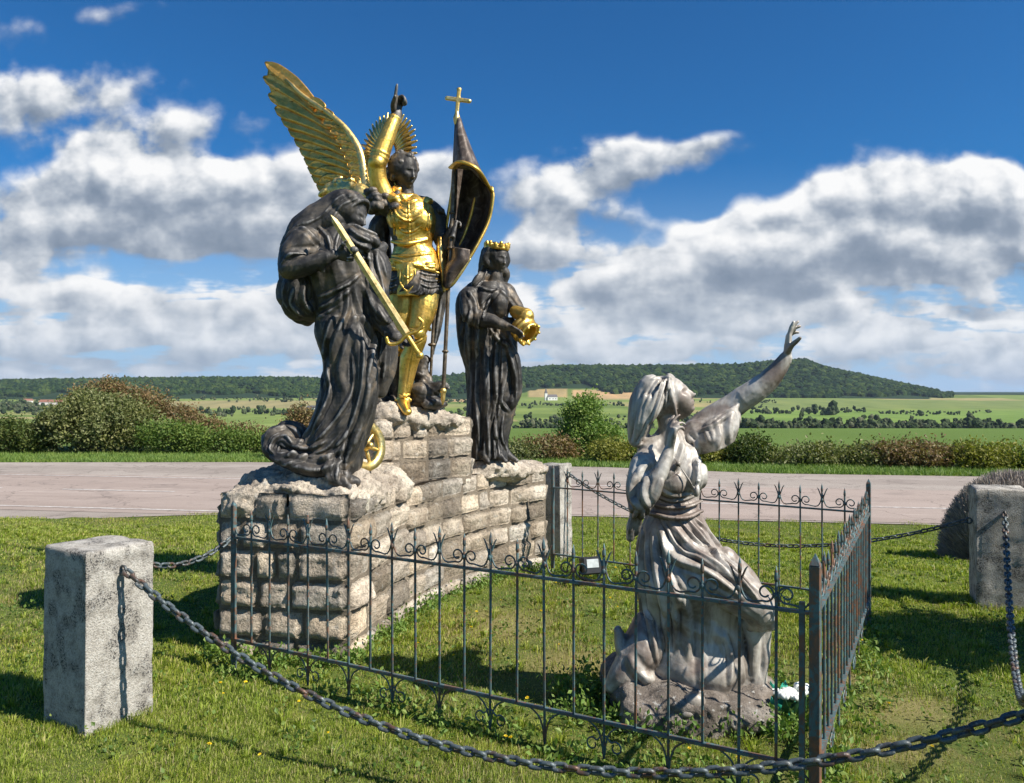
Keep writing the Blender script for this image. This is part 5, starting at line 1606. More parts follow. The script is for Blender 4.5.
    for px, d, w in ((411, -.205, 10), (397, -.17, 6), (430, -.16, 6.5)):   # hanging plates
        top, bot = (266, 299) if px == 411 else (266, 274)
        net = [[P(px - w * k, y, d + .03 * abs(i - 1)) for i, k in enumerate((1, 0, -1))] for y, k0 in ((top, 1), ((top + bot) / 2, 1), (bot, .6))]
        M.append(sheet(bilinear(net, 20, 12), .03))
    M.append(limb(B_([(389, 262, -.14), (405, 266, -.20), (425, 271, -.19), (440, 275, -.11)]), [.011], 8, 26))
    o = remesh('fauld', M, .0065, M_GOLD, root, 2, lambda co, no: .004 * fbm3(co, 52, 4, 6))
    carve(o, Yf, [([(390, 256), (410, 260), (434, 256)], .008, .008), ([(404, 272), (404, 286), (411, 296)], .007, .010), ([(418, 272), (418, 286), (411, 296)], .007, .010), ([(411, 268), (411, 290)], .006, .009), ([(406, 278), (411, 282), (416, 278)], .006, .008), ([(389, 270), (400, 272)], .007, .008), ([(422, 270), (438, 270)], .007, .008)])
    # legs
    M = [limb(B_([(404, 282, -.01), (402, 316, -.04), (399, 342, .0)]), [.128, .108, .080], 18, 26), ell(P(398, 346, .0), (.075, .085, .06)),
         limb(B_([(398, 348, .02), (397, 353, .04)]), [.065, .05], 14, 8)]
    o = remesh('leg_armour', M, .0065, M_GOLD, root, 2)
    carve(o, Yf, [([(392, 338), (399, 341), (406, 338)], .008, .008)])
    M = [limb(B_([(425, 282, -.02), (424, 310, -.07), (419, 330, -.10)]), [.125, .108, .078], 18, 24), ell(P(418.5, 334, -.12), (.068, .062, .065)),
         limb(B_([(419, 338, -.08), (411, 358, -.05), (407, 380, -.04), (404, 399, -.05)]), [.074, .078, .058, .048], 18, 30),
         limb(B_([(404, 400, -.04), (406, 405, -.12), (411, 411, -.22)]), [.052, .048, .036], 14, 16, flat=.8), ell(P(400, 406, .0), (.05, .05, .035)),
         limb(B_([(424, 322, -.02), (430, 330, .0)]), [.04, .014], 10, 8), limb(B_([(397, 400, -.06), (405, 396, -.10), (412, 400, -.07)]), [.013], 8, 14)]
    o = remesh('leg_armour', M, .0065, M_GOLD, root, 2)
    carve(o, Yf, [([(410, 329), (418, 332), (427, 328)], .008, .010), ([(410, 340), (418, 343), (426, 339)], .008, .010), ([(418, 345), (413, 365), (408, 392)], .007, .006), ([(399, 394), (405, 397), (412, 394)], .008, .010)])
    # arm
    M = [limb(B_([(386, 199, -.07), (380.5, 184, -.10), (379.5, 170, -.13)]), [.080, .070, .066], 16, 20), ell(P(380, 168, -.14), (.071, .071, .068)),
         limb(B_([(380.5, 167, -.13), (386, 150, -.11), (391.5, 134, -.09), (396, 121, -.065)]), [.073, .068, .059, .049], 16, 26)]
    for (x, y, d, r_) in ((382, 162, -.12, .078), (383.3, 158, -.12, .076), (396, 121, -.065, .054)):
        q = np.array([.35, .05, 1.0]); q /= np.linalg.norm(q); M.append(limb([P(x, y, d) - q * .006, P(x, y, d) + q * .006], [r_], 16, 6, caps=False))
    o = remesh('vambrace', M, .006, M_GOLD, root, 1)
    part('sleeve_cuff', join(limb([P(396.5, 121, -.063), P(398, 116, -.06)], [.049, .042], 14, 8)), M_BRONZE, root)
    # shoulder plates and collar
    M = [ell(P(397, 203, -.10), (.075, .06, .05), (0, 30, 0)), ell(P(424, 205, -.03), (.085, .08, .045), (0, -25, 0)), limb(B_([(397, 196, -.05), (405, 201, -.11), (415, 199, -.06)]), [.03, .036, .03], 12, 16), ell(P(398, 192, -.06), (.04, .035, .04))]
    remesh('collar', M, .0065, M_GOLD, root, 1, lambda co, no: .010 * fbm3(co, 54, 3, 7))
    # ---- halo: a dished ring with spikes
    c = pixd(Yf)(387.5, 155, .17); ax = np.array([-.62, -.78, .02]); ax /= np.linalg.norm(ax); u = np.cross(ax, [0, 0, 1]); u /= np.linalg.norm(u); v = np.cross(u, ax); v /= np.linalg.norm(v)
    a = np.linspace(0, 2 * np.pi, 97)
    rings = []
    for q in a:
        rd = math.cos(q) * u + math.sin(q) * v
        rings.append([c + rd * r_ + ax * y for r_, y in ((.10, .010), (.17, .020), (.25, .006), (.272, .012), (.274, .0), (.25, -.006), (.17, -.004), (.10, -.004))])
    h = empty('halo', (0, 0, 0)); h.parent = root; h.location = -wloc(root)
    part('disc', tube_mesh(np.array(rings), False), M_GOLD, h)
    for k in range(44):
        q = k * 2 * math.pi / 44; rd = math.cos(q) * u + math.sin(q) * v
        part('ray', limb([c + rd * .12, c + rd * .22 + ax * .018, c + rd * (.325 + .010 * (k % 2)) + ax * .004], [.014, .021, .008], 7, 8), M_GOLD2, h)
    # ---- wing
    wing(root, pixd(Yf), s)
    # ---- banner
    bn = empty('banner', (0, 0, 0)); bn.parent = root; bn.location = -wloc(root)
    pt, pb = P(457.5, 116, -.06), P(444, 400, -.10)
    dv = (pb - pt) / np.linalg.norm(pb - pt)
    at = lambda y: pt + (pb - pt) * ((y - 116) / 284)
    part('pole', join(limb([at(118), at(392)], [.015, .016], 10, 30), ell(at(352), (.026, .026, .014)), ell(at(250), (.026, .026, .016)), ell(at(215), (.024, .024, .014))), M_POLE, bn)
    part('pole_tip', join(limb([at(390), at(399), at(404)], [.020, .017, .006], 10, 12), ell(at(391), .026)), M_GOLD2, bn)
    cx = P(458.5, 104, -.06); sd = np.array([.90, .32, -.30]); sd /= np.linalg.norm(sd); upc = np.cross(sd, np.array([.33, -.94, 0])); upc = upc / np.linalg.norm(upc); upc = upc if upc[2] > 0 else -upc
    sd2 = np.array([.93, -.1, -.16]); sd2 /= np.linalg.norm(sd2)
    upc = np.array([.10, 0, 1.0])
    cr = [bar(cx - upc * .11, cx + upc * .085, .030, .024, (0, 1, 0)), bar(cx + upc * .012 - sd2 * .082, cx + upc * .012 + sd2 * .082, .024, .030)]
    for e in (cx + upc * .09, cx + upc * .012 - sd2 * .086, cx + upc * .012 + sd2 * .086): cr += [ell(e, (.021, .016, .018), n=10)]
    cr += [limb([at(116), at(121), at(126)], [.018, .030, .020], 10, 10)]
    remesh('cross', cr, .0045, M_GOLD2, bn, 1)
    # cloth: gathered at the top, blown round towards the right and back under
    def net(rows): return [[P(*q) for q in r] for r in rows]
    N = net([[(457, 122, -.05), (459, 121, -.08), (461, 122, -.07), (462, 125, -.03)],
             [(455.5, 140, -.06), (460, 141, -.16), (466, 142, -.14), (470, 146, -.02)],
             [(454.5, 158, -.06), (463, 160, -.22), (473, 163, -.18), (480, 169, .0)],
             [(454, 170, -.06), (466, 172, -.26), (480, 179, -.22), (492, 192, .0)]])
    G = bilinear(N, 34, 44)
    G += (np.sin(np.linspace(0, 12, 44))[None, :, None] * np.linspace(.1, 1, 34)[:, None, None]) * np.array([0, -.016, 0])
    part('cloth', sheet(G, .012), M_BAN, bn)
    # far sheet: the back of the flag curling down inside
    N = net([[(456, 135, -.02), (466, 140, .12), (476, 158, .16), (492, 191, .0)],
             [(454, 168, .0), (466, 175, .22), (482, 185, .24), (492.5, 200, .0)],
             [(452, 200, .04), (462, 208, .26), (478, 216, .24), (488, 222, .0)],
             [(448, 228, .06), (456, 238, .22), (466, 248, .16), (476, 248, -.04)],
             [(442, 240, .05), (448, 256, .14), (456, 264, .08), (464, 268, -.06)]])
    G2 = bilinear(N, 44, 40)
    part('cloth', sheet(G2, .012), M_BAN, bn)
    # gold borders
    part('border', limb([G[-1, k] + (0, -.008, 0) for k in range(0, 44, 3)], [.042], 8, 60, flat=.35), M_GOLD, bn)
    part('border', limb([G2[k, -1] for k in range(0, 44, 3)] + [P(456, 280, -.08), P(450, 288, -.09)], [.042], 8, 70, flat=.35), M_GOLD, bn)
    part('border', limb(B_([(453, 172, -.02), (452, 190, .0), (448, 214, .02), (445, 236, .03)]), [.014, .020, .022, .014], 8, 40, flat=.6), M_GOLD, bn)
    part('border', limb(B_([(474, 196, .10), (470, 212, .12), (464, 230, .12), (459, 242, .10)]), [.014, .022, .022, .012], 8, 30, flat=.6), M_GOLD, bn)
    # ribbon tail below the hand
    N = net([[(449, 246, -.02), (456, 250, -.12), (464, 252, -.16), (470, 252, -.10)], [(450, 258, -.04), (457, 262, -.14), (464, 264, -.16), (469, 262, -.10)],
             [(446, 268, -.06), (450, 274, -.14), (456, 276, -.14), (462, 272, -.09)], [(444, 286, -.06), (447, 290, -.11), (451, 290, -.12), (456, 284, -.08)]])
    part('ribbon', sheet(bilinear(N, 26, 22), .014), M_BAN, bn)
    part('border', limb(B_([(446, 291, -.10), (454, 286, -.12), (463, 274, -.13), (471, 262, -.12)]), [.010, .018, .018, .010], 8, 40, flat=.6), M_GOLD2, bn)
    N = net([[(438, 236, .0), (441, 238, -.05), (445, 240, .0)], [(437, 256, .0), (441, 258, -.07), (446, 258, -.02)], [(440, 276, .0), (443, 278, -.06), (447, 276, -.02)], [(441, 292, .0), (443, 293, -.03), (445, 292, .0)]])
    part('ribbon', sheet(bilinear(N, 24, 18), .016), M_GOLD2, bn)
    # scabbard at the hip
    part('scabbard', join(limb(B_([(436, 286, .06), (432, 330, .08), (429, 384, .10)]), [.024, .022, .018], 10, 30, flat=.6), ell(P(431, 344, .085), (.034, .024, .016))), M_POLE, root)
    return root

def wing(root, P, s):
    """one raised wing: layered feathers fanned from a bowed leading edge"""
    P0 = P; P = lambda px, py, d=0.0: P0(px, py, .22 + (d - .22) * .45)
    w = empty('wing', (0, 0, 0)); w.parent = root; w.location = -wloc(root)
    lead = [P(*q) for q in ((371, 198, .22), (366, 184, .24), (363, 165, .28), (358, 148, .34), (347, 131, .42), (335, 119, .50), (319, 107, .60), (303, 96, .70), (291, 84, .78))]
    Lc = catmull(lead, 80)
    g = np.random.default_rng(9)
    def feather(a, b, wd, name, bend=0, lift=0.0, tipk=.9, mat=M_WING):
        a, b = np.array(a), np.array(b)
        d = b - a; L = np.linalg.norm(d); d /= L
        side = np.cross(d, [0, 1, 0]); side /= np.linalg.norm(side)
        n = np.cross(side, d)
        t = np.linspace(0, 1, 26)
        prof = np.interp(t, [0, .1, .5, .82, .93, 1], [.55, .8, 1.0, .92, .62, .06]) * wd
        rows = []
        for k, tt in enumerate(t):
            c = a + d * L * tt + side * bend * L * math.sin(tt * np.pi) + n * lift * math.sin(tt * 3.0)
            row = []
            for q in np.linspace(-1, 1, 9):
                barb = .0012 * math.sin(tt * L * 150 + abs(q) * 6)
                row.append(c + side * prof[k] * q + n * ((1 - q * q) * .006 + (.004 if abs(q) < .15 else 0) + barb))
            rows.append(row)
        return sheet(np.array(rows), .010)
    # flight feathers run lengthwise, nearly parallel to the leading edge, fanning out to the trailing edge
    tips = [(265, 62, .92), (263, 79, .92), (270, 99, .86), (277, 112, .80), (285, 124, .74), (292, 136, .68), (298, 147, .60), (303, 158, .54), (307, 168, .48), (312, 178, .42), (318, 188, .36), (324, 196, .32)]
    roots = [(316, 108, .62), (326, 117, .56), (336, 128, .50), (343, 137, .44), (349, 147, .38), (353, 156, .34), (356, 165, .30), (358, 173, .27), (359, 180, .25), (358, 186, .24), (354, 191, .24), (348, 195, .25)]
    tips = [tuple(q) for q in catmull(np.array(tips), 14)]; roots = [tuple(q) for q in catmull(np.array(roots), 14)]
    N = len(tips)
    G = np.array([[P(*roots[k]) * (1 - t) + P(*tips[k]) * t * .93 + P(*roots[k]) * t * .07 + np.array([0, .02 + .008 * k, 0]) for t in np.linspace(0, 1, 16)] for k in range(N)])
    part('wing_skin', sheet(bilinear(G, 40, 30), .02), M_WING, w)
    for k in range(N):
        a = P(*roots[k]) + np.array([0, .008 * k, 0]); b = P(*tips[k]) + np.array([0, .008 * k, 0])
        wd = (.056, .068, .082, .092)[min(k, 3)]; bz = -.05 - .002 * k
        part('flight_feather', feather(a, b, wd, 'f', bend=bz), M_WING, w)
    for k in range(N - 1):
        t1 = P(*tips[k + 1]); a = P(*roots[k]) * .3 + P(*roots[min(N - 1, k + 1)]) * .7 + np.array([.03, -.045, .02])
        b = a + (t1 - a) * (.26 - .006 * k)
        part('covert_feather', feather(a, b, .045, 'c', bend=-.07), M_WING, w)
    part('leading_edge', limb([q + np.array([0, -.02, 0]) for q in Lc[::6]] + [P(286, 79, .80)], [.046, .040, .034, .030, .026, .022, .019, .016, .013, .007], 12, 80, flat=1.1), M_GOLD2, w)
    # knob of small downy feathers where the wing joins the shoulder
    M = [ell(P(330 + 7 * math.sin(k * 1.3) + 0.2 * k, 186 + 1.8 * k,   .30 + .0 * k), (.06, .05, .028), (0, -25, 0), 12) for k in range(8)]
    for k in range(70):
        M.append(ell(P(g.uniform(334, 368), g.uniform(178, 192), g.uniform(.16, .26)), (.024, .022, .016), (g.uniform(-50, 50), g.uniform(-50, 50), 0), 8))
    M += [ell(P(350, 190, .26), (.20, .06, .09)), limb(bow(P, [(360, 194, .18), (384, 206, .16), (398, 212, .14)]), [.09, .08, .08], 12, 14)]
    remesh('downy_feathers', M, .0065, M_GOLD2, w, 1)
angel()
# ---------------------------------------------------------------- vegetation
def leaves(centres, n, spread, size, seed=1, aspect=.55, up=.3, jitter=.6):
    """n small leaf faces scattered round clump centres (k, 3)"""
    g = np.random.default_rng(seed)
    c = centres[g.integers(0, len(centres), n)] + g.normal(size=(n, 3)) * spread
    d = g.normal(size=(n, 3)); d[:, 2] += up; d /= np.linalg.norm(d, axis=1)[:, None]
    r = g.normal(size=(n, 3)); s = np.cross(d, r); s /= np.linalg.norm(s, axis=1)[:, None]
    L = size * g.uniform(1 - jitter, 1 + jitter, n)[:, None]
    w = L * aspect * .5
    nrm = np.cross(d, s)
    V = np.stack([c, c + d * L * .45 + s * w + nrm * L * .1, c + d * L, c + d * L * .45 - s * w + nrm * L * .1], 1).reshape(-1, 3)
    P = np.arange(n * 4).reshape(n, 4)
    return V, [P]

def blob_centres(ells, k, seed):
    """clump centres near the surface of a set of ellipsoids"""
    g = np.random.default_rng(seed)
    out = []
    tot = sum(e[3] * e[5] for e in ells)
    for (x, y, z, rx, ry, rz) in ells:
        m = max(6, int(k * rx * rz / tot))
        v = g.normal(size=(m, 3)); v /= np.linalg.norm(v, axis=1)[:, None]; v[:, 2] = np.abs(v[:, 2]) * np.sign(g.uniform(-.35, 1, m))
        r = g.uniform(.62, 1.05, m) ** .7
        out.append(np.array([x, y, z]) + v * np.array([rx, ry, rz]) * r[:, None])
    return np.concatenate(out)

def shrub(name, label, cat, base, ells, n, size, mat, seed, spread=.10, up=.3, k=260, twigs=26, twig_mat=None, aspect=.55, group=None):
    root = empty(name, base, label, cat, group)
    e = [(base[0] + a, base[1] + b, base[2] + c, *r) for (a, b, c, *r) in ells]
    C = blob_centres(e, k, seed)
    C[:, 2] = np.maximum(C[:, 2], base[2] + .04)
    part('foliage', leaves(C, n, spread, size, seed, aspect, up), mat, root, False)
    g = np.random.default_rng(seed + 1); tw = []
    for q in C[g.integers(0, len(C), twigs)]:
        b0 = np.array(base) + np.array([(q[0] - base[0]) * .25, (q[1] - base[1]) * .25, -.05])
        tw.append(limb([b0, b0 * .5 + q * .5 + g.normal(size=3) * .06, q], [.018, .012, .004], 5, 8))
    part('stem', join(*tw), twig_mat or M_TWIG, root)
    return root
M_TWIG = mat_plain('twig_bark', (.11, .085, .06), .9)
L_GREEN = mat_leaf('leaf_green', [(.05, .095, .016), (.085, .15, .026), (.12, .19, .038), (.17, .22, .055)])
L_BRIGHT = mat_leaf('leaf_bright', [(.08, .15, .03), (.12, .21, .04), (.17, .26, .06), (.21, .28, .08)])
L_OLIVE = mat_leaf('leaf_olive', [(.08, .10, .03), (.13, .155, .05), (.18, .20, .08), (.24, .25, .12)])
L_DARK = mat_leaf('leaf_dark', [(.035, .06, .015), (.055, .09, .022), (.085, .12, .03), (.13, .15, .045)])
L_BROWN = mat_leaf('leaf_brown', [(.12, .085, .04), (.18, .12, .06), (.23, .165, .085), (.14, .15, .05)])
L_YELLOW = mat_leaf('leaf_yellow', [(.13, .14, .025), (.19, .20, .035), (.24, .24, .055), (.14, .17, .035)])
def mat_straw():
    m, T, b = new_mat('feathery_straw')
    r = geo(T, 'Random Per Island')
    T.put(b.inputs['Base Color'], T.ramp(r, [(0, (.22, .18, .155)), (.35, (.36, .305, .265)), (.7, (.48, .42, .37)), (1, (.27, .25, .19))]))
    b.inputs['Roughness'].default_value = .8
    return m
L_STRAW = mat_straw()

def at_px(px, Y, py=None):
    x = (px - 512) / F * Y; return (x, Y, gz(x, Y))

GR = 'bushes along the far side of the road'
def S(px, Y): return (px - 512) / F * Y
def verge(px, Y, w, h, mat, label, n, size=.085, seed=1, k=200, parts=None, name='roadside_bush', up=.3, spread=.15, d=None):
    b = at_px(px, Y)
    W_ = w / F * Y / 2 * (.82 if px > 500 else 1.0); Hh = h / F * Y * (.56 if px > 500 else .78)
    g = np.random.default_rng(seed)
    ells = [(0, 0, Hh * .42, W_ * .8, (d or W_ * .6), Hh * .5)]
    for q in range(max(3, int(w / 18))):
        x = g.uniform(-.8, .8) * W_; ells.append((x, g.uniform(-.4, .4), Hh * g.uniform(.25, .6), W_ * g.uniform(.2, .36) + .12, g.uniform(.3, .6), Hh * g.uniform(.3, .42)))
    if parts: ells = parts
    return shrub(name, label, 'bush', b, ells, n, size, mat, seed, spread, up, k, group=GR)
# left clump
verge(95, 27.5, 125, 72, L_OLIVE, 'tall silvery olive bush, the highest in the clump left of the statues', 30000, .10, 31, 420, parts=[(0, 0, .95, 1.5, 1.3, .92), (-1.0, 0, .65, .9, 1, .7), (.9, .2, .85, 1.1, 1, .75), (-.2, 0, 1.45, .75, .7, .5)])
verge(118, 28.8, 120, 84, L_BROWN, 'reddish brown feathery bush rising behind the tall olive bush', 16000, .085, 32, 300, parts=[(-.6, 0, 1.65, 1.0, .8, .72), (.6, 0, 1.4, 1.2, .8, .7), (1.8, 0, 1.05, 1.1, .7, .55), (-.2, 0, 2.05, .45, .4, .42), (2.9, 0, .7, .8, .6, .4)], spread=.14)
verge(200, 27, 120, 34, L_GREEN, 'low dark green bramble bush sloping down right of the tall clump', 15000, .085, 33, 260, parts=[(-1.0, 0, .45, 1.2, .7, .5), (.4, 0, .32, 1.3, .7, .4), (1.7, 0, .24, 1.0, .6, .32)])
verge(222, 28.2, 100, 38, L_BROWN, 'low brownish bush behind the sloping bramble', 9000, .08, 34, 200, parts=[(-.8, 0, .6, 1.0, .6, .42), (.7, 0, .42, 1.1, .6, .32)])
verge(18, 27, 50, 36, L_DARK, 'small dark bush at the far left edge of the road verge', 9000, .09, 35, 160, parts=[(-.3, 0, .48, .8, .7, .5), (.5, 0, .32, .6, .6, .4)])
verge(-14, 28, 40, 20, L_BRIGHT, 'low bright bush touching the left picture edge', 6000, .09, 47, 120)
verge(303, 24.5, 34, 46, L_BROWN, 'reddish shrub seen just behind the trailing robe', 7000, .075, 36, 130, parts=[(0, 0, .9, .45, .4, .62), (.1, 0, .4, .4, .4, .45)])
# right side hedge
verge(586, 25.5, 62, 66, L_BRIGHT, 'fresh green young tree bush left of the kneeling figure', 15000, .085, 37, 260, parts=[(0, 0, .6, .85, .8, .6), (-.1, 0, 1.15, .5, .5, .5), (.15, 0, 1.6, .18, .2, .32), (-.35, 0, 1.45, .16, .2, .36), (.6, 0, .5, .45, .5, .4)])
verge(545, 24.5, 80, 30, L_BROWN, 'brown bush between the crowned figure and the young green bush', 8000, .08, 38, 170)
verge(524, 24, 60, 20, L_OLIVE, 'low olive bush beside the end of the stone pedestal', 6000, .08, 49, 120)
verge(620, 23.6, 70, 26, L_YELLOW, 'yellow green bush directly behind the kneeling figure head', 8000, .08, 39, 170)
verge(748, 23, 58, 36, L_DARK, 'dark round bush under the kneeling figure outstretched arm', 10000, .08, 40, 170)
verge(706, 23.3, 50, 32, L_YELLOW, 'yellowish bush left of the dark round bush', 8000, .08, 41, 150)
verge(800, 22.5, 90, 26, L_OLIVE, 'low olive hedge bush above the back corner of the fence', 9000, .08, 42, 190)
verge(905, 22, 110, 36, L_BROWN, 'wide rusty brown bramble on the verge at the right', 14000, .08, 43, 260)
verge(866, 22.4, 60, 28, L_OLIVE, 'olive bush left of the rusty bramble', 7000, .08, 50, 150)
verge(990, 21.5, 100, 34, L_YELLOW, 'yellow green bush at the right picture edge behind the dome shrub', 9000, .08, 44, 190)
verge(1045, 21, 60, 30, L_GREEN, 'green bush on the verge just at the right picture edge', 5000, .08, 51, 120)
verge(655, 23.2, 60, 24, L_GREEN, 'low green bush behind the kneeling figure shoulder', 7000, .08, 45, 150)
verge(960, 22.3, 70, 20, L_DARK, 'small dark bush between the bramble and the yellow green bush', 6000, .08, 48, 130)

# feathery dome behind the right post
def dome():
    b = at_px(1012, 8.7)
    root = empty('ornamental_shrub', b, 'dense rounded grey brown feathery shrub on the lawn behind the right granite post', 'shrub')
    g = np.random.default_rng(61)
    n = 60000
    v = g.normal(size=(n, 3)); v[:, 2] = np.abs(v[:, 2]); v /= np.linalg.norm(v, axis=1)[:, None]
    R_ = np.array([.72, .62, .94])
    tip = v * R_ * g.uniform(.80, 1.07, n)[:, None]
    d = v + np.array([0, 0, .55]); d /= np.linalg.norm(d, axis=1)[:, None]; d += g.normal(size=(n, 3)) * .16
    L = g.uniform(.07, .17, n)[:, None]
    a = tip - d * L
    s = np.cross(d, g.normal(size=(n, 3))); s /= np.linalg.norm(s, axis=1)[:, None]
    w = .0042
    V = np.stack([a - s * w, a + s * w, tip + s * w * .4, tip - s * w * .4], 1).reshape(-1, 3) + np.array(b)
    part('foliage', (V, [np.arange(n * 4).reshape(n, 4)]), L_STRAW, root, False)
    m2 = 12000
    C = v[:m2] * R_ * g.uniform(.3, .78, m2)[:, None] + np.array(b)
    part('inner_foliage', leaves(C, m2, .03, .05, 62, .4, .8), L_OLIVE, root, False)
    M = [limb([np.array(b) + (0, 0, -.03), np.array(b) + (q * (.1, .1, .15)), np.array(b) + q * (.4, .4, .45)], [.014, .010, .004], 5, 8) for q in v[:30]]
    part('stem', join(*M), M_TWIG, root)
dome()

# unseen shrub, added outside the frame to cast a band of shade on the right lawn
def shade_bush():
    b = (4.25, 4.45, gz(4.25, 4.45))
    shrub('shade_shrub', 'unseen rounded shrub added outside the right of the frame to shade the lawn', 'shrub', b, [(0, 0, 1.1, .75, .45, .75), (.25, .1, 1.6, .6, .4, .5)], 9000, .07, L_GREEN, 71, .06, .3, 220)
shade_bush()

# ---------------------------------------------------------------- lawn
def grass_mat(name, cols):
    return mat_leaf(name, cols, .35, .5)
M_GRASS = grass_mat('grass_blades', [(.105, .155, .014), (.18, .25, .026), (.25, .32, .042), (.34, .39, .08), (.42, .38, .18)])
M_DRY = grass_mat('dry_grass', [(.14, .15, .04), (.22, .20, .08), (.32, .27, .15), (.38, .33, .20)])

def in_poly(x, y, poly):
    c = np.zeros(len(x), bool); p = np.array(poly)
    for i in range(len(p)):
        x0, y0 = p[i]; x1, y1 = p[i - 1]
        c ^= ((y0 > y) != (y1 > y)) & (x < (x1 - x0) * (y - y0) / (y1 - y0 + 1e-12) + x0)
    return c

ENC = [(-1.6, 4.6), (1.145, 3.02), (2.46, 5.52), (.36, 7.08), (-.97, 4.78)]
def patchy(x, y):
    """0 lush .. 1 worn"""
    q = np.stack([x, y, 0 * x], -1)
    w = .5 + .5 * fbm3(q, 17, 4, .33)
    for cx, cy, r in WORN: w = w + .42 * np.exp(-((x - cx) ** 2 + (y - cy) ** 2) / r ** 2)
    return w

def blades(n, y0, y1, hmin, hmax, w, seed, dens=None):
    g = np.random.default_rng(seed)
    # uniform over the ground, inside a wedge a little wider than the view
    y = np.sqrt(g.uniform(0, 1, n) * (y1 ** 2 - y0 ** 2) + y0 ** 2)
    x = g.uniform(-.74, .74, n) * y; wide = g.uniform(0, 1, n) < .16; x = np.where(wide, np.sign(x) * g.uniform(.74, 1.05, n) * y, x)
    keep = ~in_poly(x, y, LOOP)
    keep &= y < near_edge(x) + .05 + .45 * fbm3(np.stack([x, y * .3, 0 * x], -1), 41, 4, .8) + .10 * g.normal(size=n)
    inside = in_poly(x, y, ENC)
    pt = patchy(x, y) + .26 * inside
    keep &= g.uniform(0, 1, n) > np.clip((pt - .62) * 1.9, 0, .72)
    x, y, pt, inside = x[keep], y[keep], pt[keep], inside[keep]
    n = len(x)
    z = terrain_z(x, y) - .004
    pd = np.min([np.abs(np.hypot(x - c[0], y - c[1]) - .19) for c in POSTS.values()], axis=0)
    tall = .9 * np.exp(-(pd / .07) ** 2) + .70 + .6 * fbm3(np.stack([x, y, 0 * x], -1), 23, 4, .9) + .55 * np.clip(fbm3(np.stack([x, y, 0 * x], -1), 29, 3, 2.6) - .35, 0, 1)
    h = g.uniform(hmin, hmax, n) * np.clip(tall, .35, 1.7)
    az = g.uniform(0, 2 * np.pi, n); lean = g.uniform(.15, 1.0, n)
    dx, dy = np.cos(az), np.sin(az)
    sx, sy = -np.sin(az + .5), np.cos(az + .5)
    ww = w * g.uniform(.6, 1.3, n)
    P0 = np.stack([x, y, z], -1)
    S_ = np.stack([sx, sy, 0 * sx], -1) * ww[:, None]
    D = np.stack([dx, dy, 0 * dx], -1)
    M1 = P0 + D * (h * lean * .28)[:, None] + np.array([0, 0, 1]) * (h * .6)[:, None]
    T_ = P0 + D * (h * lean * .85)[:, None] + np.array([0, 0, 1]) * (h * (1 - .25 * lean))[:, None]
    V = np.stack([P0 - S_, P0 + S_, M1 + S_ * .75, M1 - S_ * .75, T_], 1).reshape(-1, 3)
    i = np.arange(n)[:, None] * 5
    return (V, [i + np.array([[0, 1, 2, 3]]), i + np.array([[3, 2, 4]])]), pt
def tufts():
    g = np.random.default_rng(87)
    n = 2600; per = 34
    y = np.sqrt(g.uniform(0, 1, n) * (11.5 ** 2 - 2.0 ** 2) + 2.0 ** 2); x = g.uniform(-.72, .72, n) * y
    pt = patchy(x, y) + .15 * in_poly(x, y, ENC)
    k = ~in_poly(x, y, LOOP) & (g.uniform(0, 1, n) > np.clip(pt - .35, 0, .9))
    x, y = x[k], y[k]; n = len(x)
    r = np.repeat(g.uniform(.012, .04, n), per); hh = np.repeat(g.uniform(.03, .085, n), per) * g.uniform(.5, 1.1, n * per)
    az = g.uniform(0, 2 * np.pi, n * per); rad = np.sqrt(g.uniform(0, 1, n * per)) * r
    X = np.repeat(x, per) + np.cos(az) * rad; Y = np.repeat(y, per) + np.sin(az) * rad
    P0 = np.stack([X, Y, terrain_z(X, Y) - .004], -1); D = np.stack([np.cos(az), np.sin(az), 0 * az], -1)
    w = .0012 + .0004 * Y
    S_ = np.stack([-np.sin(az + .6), np.cos(az + .6), 0 * az], -1) * w[:, None]
    ln = g.uniform(.3, 1.0, n * per)
    M1 = P0 + D * (hh * ln * .3)[:, None] + np.array([0, 0, 1]) * (hh * .62)[:, None]
    T_ = P0 + D * (hh * ln * .95)[:, None] + np.array([0, 0, 1]) * (hh * (1 - .3 * ln))[:, None]
    V = np.stack([P0 - S_, P0 + S_, M1 + S_ * .75, M1 - S_ * .75, T_], 1).reshape(-1, 3)
    i = np.arange(n * per)[:, None] * 5
    return V, [i + np.array([[0, 1, 2, 3]]), i + np.array([[3, 2, 4]])]

def build_lawn():
    Ms, Ds = [tufts()], []
    for (n, y0, y1, a, b, w, sd) in ((250000, 1.9, 4.0, .018, .045, .0016, 81), (310000, 4.0, 7.0, .018, .048, .0024, 82), (250000, 7.0, 13.6, .022, .055, .0042, 83)):
        M, pt = blades(n, y0, y1, a, b, w, sd)
        V, (q, t) = M
        g = np.random.default_rng(sd); dry = g.uniform(0, 1, len(q)) < np.clip((pt - .42) * 1.1, .06, .65)
        def sel(mask):
            k = np.where(mask)[0]; VV = V.reshape(-1, 5, 3)[k].reshape(-1, 3); i = np.arange(len(k))[:, None] * 5
            return VV, [i + np.array([[0, 1, 2, 3]]), i + np.array([[3, 2, 4]])]
        Ms.append(sel(~dry)); Ds.append(sel(dry))
    tag(part('grass', join(*Ms), M_GRASS, smooth=False, base=(0, 0, 0)), 'short green lawn grass round the monument', 'grass', kind='stuff')
    tag(part('dry_grass', join(*Ds), M_DRY, smooth=False, base=(0, 0, 0)), 'pale dry blades mixed through the lawn', 'grass', kind='stuff')
build_lawn()

